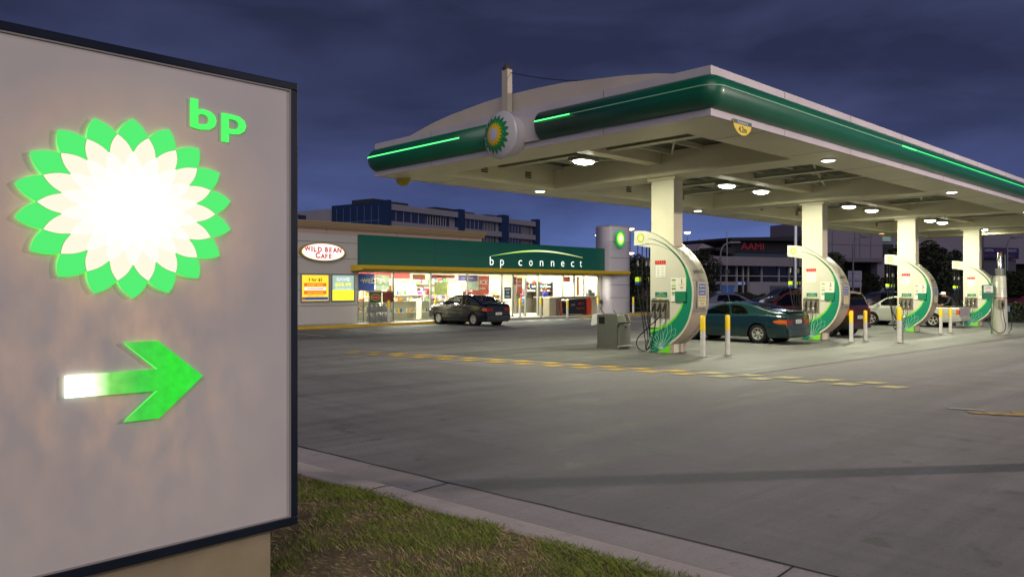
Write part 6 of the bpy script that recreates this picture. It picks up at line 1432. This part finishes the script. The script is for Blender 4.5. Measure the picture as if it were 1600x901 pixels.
LW1 = mat('street_white_lit', 'ffffff', .5, emit=(.9, .97, 1, 1), es=6); LO1 = mat('street_orange_lit', 'ffffff', .5, emit=(1, .55, .3, 1), es=5)
lamp_post('lit white street lamp high right of the first column', 1074, 96, 8.6, 0, LW1, r_=.04, size=.42)
lamp_post('lit white street lamp low right of the first column, above the slim tree', 1098, 104, 8.1, 0, LW1, r_=.05, size=.42)
lamp_post('lit orange street lamp at the upper right of the pylon emblem', 985, 92, 8.75, 0, LO1, r_=.05, size=.5)
lamp_post('lit pale orange street lamp low between the pylon and the first pump', 986, 92, 5.9, 0, mat('street_peach_lit', 'ffffff', .5, emit=(1, .7, .5, 1), es=4), r_=.05, size=.4)
lamp_post('small lit lamp just left above the pylon', 932, 120, 9.9, 0, LW1, r_=.02, size=.22)
lamp_post('unlit curved street lamp before the pale office left of the red letters', 1126, 62, 5.3, .7)
lamp_post('unlit curved street lamp before the warehouse above the park sign', 1333, 64, 5.9, .7)
lamp_post('unlit curved street lamp before the navy signboard at the right', 1574, 66, 6.2, .5)
lamp_post('tall dark lamp pole right of the fourth column', 1535, 60, 7.2, 0, None, mtp=mat('pole_brown', '33222a', .5), r_=.1)
u, v = WD(1243, 60); t_ = thing('flood_pole', 'bright white square pole rising behind the second pump head', 'pole', (u, v, gz(u, v)), fx)
mb = MB(); mb.bbox(-.09, -.09, 0, .09, .09, 6.9, .01); mb.build('shaft', mat('pole_white', 'd8dce0', .4, emit=(.5, .55, .65, 1), es=.35) if False else mat('pole_white', 'd8dce0', .4), t_); mb = MB(); mb.box(-.14, -.14, 0, .14, .14, .05); mb.build('base_plate', FRAMEW, t_)
area('flood_pole_light', (-.5, -1.2, 6.2), .3, 60, (.9, .95, 1), rot=(radians(-50), 0, radians(-20)), parent=t_)
u, v = WD(1136, 64); t_ = thing('antenna', 'thin antenna mast above the pale office beside the curved lamp', 'antenna', (u, v, gz(u, v)), fx)
mb = MB(); mb.cyl((0, 0, 0), (0, 0, 6.4), .035, n=6); mb.build('rod', FRAMEW, t_); mb = MB(); mb.bbox(-.2, -.1, 2.9, .2, .1, 3.2, .03); mb.build('bracket', BDK, t_)
# beyond kerb with hedge line: red low fence
u, v = WD(980, 56); t_ = thing('red_fence', 'low dark red slatted fence behind the hedge right of the pylon', 'fence', (u, v, gz(u, v)), fx)
mb = MB()
for k in range(14): mb.box(.22*k, 0, 0, .22*k+.14, .04, 1.55)
mb.build('slats', mat('fence_red', '4a1a20', .6), t_); mb = MB(); mb.box(-.05, .041, .4, 3.1, .08, .48); mb.box(-.05, .041, 1.2, 3.1, .08, 1.28); mb.build('rails', mat('fence_red_dark', '35141a', .6), t_)
# parked cars
def pc(lb, px, D, rz, hexcol, tall=0, nm='parked_car'):
    u, v = WD(px, D); return simple_car(lb, u, v, rz, mat('paint_'+nm+hexcol, hexcol, .3, metal=.2, coat=.8), tall, nm=nm)
pc('silver car with lit headlamp patch beside the blue skip, facing right', 1076, 58, radians(-38), '8e8b92')
pc('blue grey car low behind the teal coupe roof', 1086, 44, radians(-34), '4a4c62')
pc('dark four-wheel-drive car parked before the pale office doors', 1262, 60, radians(144), '1c1d28', .22, 'parked_wagon')
pc('dark car behind the park sign beyond the red wagon', 1344, 52, radians(-40), '20181e', .1)
pc('white car far behind the third pump hoses', 1362, 64, radians(-30), '8c8a94')
pc('dark red car at the right behind the gas dispenser', 1570, 50, radians(-35), '4a141c', .15)
# gas dispenser
u, v, z = 35.75, 8.95, gz(35.6, 8.8)
t_ = thing('gas_dispenser', 'pale tapered round gas dispenser with green display flag at the right of the forecourt', 'dispenser', (u, v, z), fx)
mb = MB(); mb.lathe([(.285, 0), (.285, .03), (.275, .5), (.25, 1.3), (.215, 2.30), (.18, 2.33)], n=28); mb.build('body', mat('dispenser_white', 'b4b7a4', .35, metal=.15, noise=.05), t_)
mb = MB(); mb.lathe([(.16, 2.331), (.16, 2.6), (.155, 2.62), (.02, 2.63)], n=16); mb.build('collar', mat('collar_grey', '66685e', .4), t_)
mb = MB(); mb.lathe([(.085, 2.631), (.085, 3.28), (.02, 3.29)], n=14); mb.build('vent_pipe', CHR, t_)
mb = MB(); mb.cyl((.30, .05, 0), (.24, .05, 3.2), .018, n=6); mb.cyl((-.33, .02, 0), (-.33, .02, 2.35), .022, n=6); mb.box(-.35, -.03, 2.3, .24, .05, 2.33); mb.build('conduit', mat('conduit_green', '4d6a55', .5), t_)
mb = MB(); mb.box(-.74, -.10, 1.44, -.30, -.02, 1.96); fo = mb.build('display_flag', mat('flag_green', '1d6a4c', .4), t_)
mb = MB(); mb.box(-.71, -.104, 1.66, -.34, -.101, 1.93); mb.build('display', mat('display_white', 'dedcca', .4), fo)
mb = MB(); mb.text('LPG', (-.53, -.107, 1.82), (1, 0, 0), (0, 0, 1), .08, center=True, fit=.2, bold=.02); mb.box(-.62, -.106, 1.68, -.42, -.105, 1.71); mb.build('lettering', mat('txt_blue', '2a5a88', .5), fo)
mb = MB(); mb.lathe([(.247, 1.42), (.245, 1.46)], n=28); mb.build('red_band', mat('band_dull_red', '8a4038', .5), t_)
mb = MB()
for z_ in (1.62, 1.72, 1.82): mb.lathe([(.243-.02*(z_-1.5), z_), (.2425-.02*(z_-1.5), z_+.012)], n=28)
mb.build('grey_bands', mat('band_grey', '6c7474', .5), t_)
mb = MB(); mb.bbox(-.20, -.32, 1.02, .02, -.20, 1.40, .02); mb.build('nozzle_holder', GRY, t_)
for s, pts in ((-1, [(-.1, -.33, 1.1), (-.08, -.38, .7), (-.02, -.4, .3), (-.15, -.4, .06), (-.36, -.3, .12), (-.5, -.15, .4), (-.5, -.05, .75)]), (1, [(.26, 0, 1.0), (.36, -.05, .95), (.42, -.1, .5), (.36, -.1, .12), (.1, -.2, .05)])):
    sp2 = []
    for i in range(len(pts)-1):
        p0 = Vector(pts[max(0, i-1)]); p1 = Vector(pts[i]); p2 = Vector(pts[i+1]); p3 = Vector(pts[min(len(pts)-1, i+2)])
        for q in range(6): tt = q/6; sp2.append(.5*((2*p1)+(-p0+p2)*tt+(2*p0-5*p1+4*p2-p3)*tt*tt+(-p0+3*p1-3*p2+p3)*tt**3))
    mb = MB(); mb.tube(sp2, .016, 6); mb.build('hose', BLK, t_)
mb = MB(); mb.tube([(-.1, -.34, 1.32), (-.1, -.38, 1.2), (-.1, -.35, 1.1)], [.02, .035, .02], 7); mb.build('nozzle', BLK, t_)
mb = MB(); mb.bbox(.24, -.08, .9, .36, .04, 1.12, .02); mb.build('valve', mat('valve_blue', '5a6c88', .4), t_)

# ------------------------------------------------------------------ people
def skin_body(joints, edges, root_i, parent, nm, mt, sub=2):
    me = bpy.data.meshes.new(nm); me.from_pydata([j[:3] for j in joints], edges, []); o = bpy.data.objects.new(nm, me); COL.objects.link(o)
    md = o.modifiers.new('skin', 'SKIN'); sv = me.skin_vertices[0].data
    for i, j in enumerate(joints): r_ = j[3] if isinstance(j[3], tuple) else (j[3], j[3]); sv[i].radius = r_; sv[i].use_root = (i == root_i)
    md.use_smooth_shade = True; s = o.modifiers.new('sub', 'SUBSURF'); s.levels = sub; s.render_levels = sub
    dg = bpy.context.evaluated_depsgraph_get(); m2 = bpy.data.meshes.new_from_object(o.evaluated_get(dg)); o.modifiers.clear(); old = o.data; o.data = m2; bpy.data.meshes.remove(old)
    o.data.materials.clear()
    for q in (mt if isinstance(mt, (list, tuple)) else [mt]): o.data.materials.append(q)
    for p in o.data.polygons: p.use_smooth = True
    o.parent = parent; return o
SKN = mat('skin', '9a6a52', .55); CLD = mat('jacket_black', '101014', .85); JEAN = mat('trousers_dark', '1a1c26', .85)
u, v = 42.56, 12.82
per = thing('person', 'person in dark jacket and white cap bending forward beside the white ute', 'person', (u, v, gz(u, v)+.004), radians(-43.8))
# facing -x (picture left), bent at the hips
J = [(.16, 0, .94, .15), (.10, 0, 1.10, .16), (.0, 0, 1.26, .17), (-.14, 0, 1.40, .15), (-.22, 0, 1.47, .06), (-.29, 0, 1.52, .07),
     (.15, -.11, .88, .11), (.10, -.13, .50, .075), (.16, -.14, .10, .05), (.02, -.15, .05, .045),
     (.15, .11, .88, .11), (.12, .13, .50, .075), (.18, .14, .10, .05), (.04, .15, .05, .045),
     (-.12, -.20, 1.37, .07), (-.26, -.24, 1.12, .052), (-.46, -.16, 1.04, .038), (-.54, -.13, 1.04, .03),
     (-.12, .20, 1.37, .07), (-.24, .25, 1.12, .052), (-.44, .20, 1.04, .038), (-.52, .18, 1.04, .03)]
E_ = [(0, 1), (1, 2), (2, 3), (3, 4), (4, 5), (0, 6), (6, 7), (7, 8), (8, 9), (0, 10), (10, 11), (11, 12), (12, 13), (3, 14), (14, 15), (15, 16), (16, 17), (3, 18), (18, 19), (19, 20), (20, 21)]
bo = skin_body(J, E_, 0, per, 'body', [CLD, SKN, JEAN])
for p in bo.data.polygons:
    c = p.center; p.material_index = 2 if c.z < .86 else (1 if c.x < -.44 or (c.x < -.24 and c.z > 1.45) else 0)
mb = MB(); mb.lathe([(.02, -.125), (.06, -.11), (.085, -.05), (.09, .02), (.08, .08), (.04, .12), (.005, .13)], n=16)
mb.v = [(-.47+x*1.15, y*.88, 1.325+z*.9) for x, y, z in mb.v]; mb.lathe([(.02, -.55-.0), (.012, -.58), (.002, -.59)], (0, 0, 1.30), 8, 0, 'x'); mb.build('head', SKN, per, loc=(.13, 0, .235))
mb = MB()
for s in (-1, 1): mb.lathe([(.02, 0), (.024, .01), (.01, .02)], (-.45, s*.078, 1.31), 8, 0, 'y')
mb.build('ears', SKN, per, loc=(.13, 0, .235))
mb = MB()
for s in (-1, 1): mb.lathe([(.010, -.572), (.004, -.577)], (0, s*.032, 1.335), 8, 0, 'x')
mb.build('eyes', BLK, per, loc=(.13, 0, .235))
mb = MB(); mb.lathe([(.100, .0), (.102, .03), (.09, .08), (.05, .115), (.004, .125)], n=18); mb.v = [(-.465+x*1.15, y*.95, 1.345+z) for x, y, z in mb.v]; mb.prism([(-.56, -.07), (-.66, -.05), (-.69, 0), (-.66, .05), (-.56, .07)], 'z', 1.348, 1.358); mb.build('cap', mat('cap_white', 'd4d4d0', .7), per, loc=(.13, 0, .235))
for s in (-1, 1):
    for f in range(4):
        mb = MB(); y = (-.13 if s < 0 else .18)+(-.024+.016*f); mb.tube([(-.60, y, .885), (-.64, y, .87), (-.665, y, .845-.004*abs(f-1)), (-.66, y, .825)], [.009, .009, .008, .006], 6); mb.build('finger', SKN, per, loc=(.06, 0, .16))
    mb = MB(); y = (-.13+.03 if s < 0 else .18-.03); mb.tube([(-.59, y, .87), (-.61, y+(.02 if s < 0 else -.02), .85), (-.635, y+(.02 if s < 0 else -.02), .835)], [.011, .01, .008], 6); mb.build('thumb', SKN, per, loc=(.06, 0, .16))
for s in (-1, 1):
    mb = MB(); mb.bbox(-.06, s*.145-.05, 0, .22, s*.145+.05, .10, .03); mb.build('shoe', BLK, per, bevel=.02)
# cashier behind the counter
c_ = thing('person', 'cashier in a bright blue shirt sitting behind the service counter', 'person', SW(13.75, .75, FZ+.012), SRot+pi)
J = [(0, 0, .82, .13), (0, 0, .98, .13), (0, 0, 1.15, .15), (0, 0, 1.27, .13), (0, 0, 1.34, .05), (0, .0, 1.40, .055), (-.18, 0, 1.24, .055), (-.24, .05, 1.0, .045), (-.18, .25, .98, .035), (-.16, .33, 1.0, .03), (.18, 0, 1.24, .055), (.24, .05, 1.0, .045), (.18, .25, .98, .035), (.16, .33, 1.0, .03), (-.1, .02, .78, .09), (-.11, .05, .42, .07), (-.11, .05, .06, .05), (.1, .02, .78, .09), (.11, .05, .42, .07), (.11, .05, .06, .05)]
E_ = [(0, 1), (1, 2), (2, 3), (3, 4), (4, 5), (3, 6), (6, 7), (7, 8), (8, 9), (3, 10), (10, 11), (11, 12), (12, 13), (0, 14), (14, 15), (15, 16), (0, 17), (17, 18), (18, 19)]
bo = skin_body(J, E_, 0, c_, 'body', [mat('shirt_blue', '1c2f9a', .8), SKN, JEAN])
for p in bo.data.polygons: c = p.center; p.material_index = 2 if c.z < .85 else (1 if c.z > 1.35 or c.y > .28 else 0)
mb = MB(); mb.lathe([(.02, -.12), (.06, -.10), (.078, -.03), (.08, .03), (.07, .08), (.03, .12), (.005, .125)], (0, .01, 1.50), n=14); mb.lathe([(.02, .08), (.012, .11), (.002, .12)], (0, 0, 1.49), 8, 0, 'y'); mb.build('head', SKN, c_)
mb = MB(); mb.lathe([(.085, -.02), (.09, .03), (.08, .09), (.04, .13), (.005, .137)], (0, -.012, 1.50), n=14); mb.build('hair', mat('hair_dark', '1c130e', .8), c_)
# ------------------------------------------------------------------ off-frame street lamp whose pole and neighbour post throw the long shadow over the drive
def XD(X, D): return (.7218*X+.6921*D, -.6921*X+.7218*D)
u, v = XD(24, 9.9); t_ = thing('street_lamp', 'tall roadside street lamp to the right of the drive', 'street lamp', (u, v, gz(u, v)), radians(-43.8)+pi, 'street lamps')
mb = MB(); mb.tube([(0, 0, 0), (0, 0, 7.2), (.3, 0, 7.9), (1.5, 0, 8.1)], [.09, .07, .06, .05], 8); mb.build('pole', mat('pole_grey', '5a5866', .5), t_)
mb = MB(); mb.bbox(1.3, -.15, 8.0, 2.0, .15, 8.16, .04); mb.build('lamp_head', mat('head_grey', '4a4856', .5), t_)
mb = MB(); mb.box(1.4, -.1, 7.985, 1.9, .1, 7.998); mb.build('lamp_lens', mat('street_warm_lit', 'ffffff', .5, emit=(1, .85, .75, 1), es=8), t_)
d = bpy.data.lights.new('street_lamp_light', 'POINT'); d.energy = 9500; d.color = (1, .80, .74); d.shadow_soft_size = .16; o = bpy.data.objects.new('street_lamp_light', d); COL.objects.link(o); o.parent = t_; o.location = (1.65, 0, 7.85)
u, v = XD(7.2, 7.57); t_ = thing('banner_post', 'square steel post standing beside the drive just out of view', 'post', (u, v, gz(u, v)), radians(-43.8))
mb = MB(); mb.bbox(-.11, -.11, 0, .11, .11, 3.0, .01); mb.build('post', mat('pole_grey', '5a5866', .5), t_)
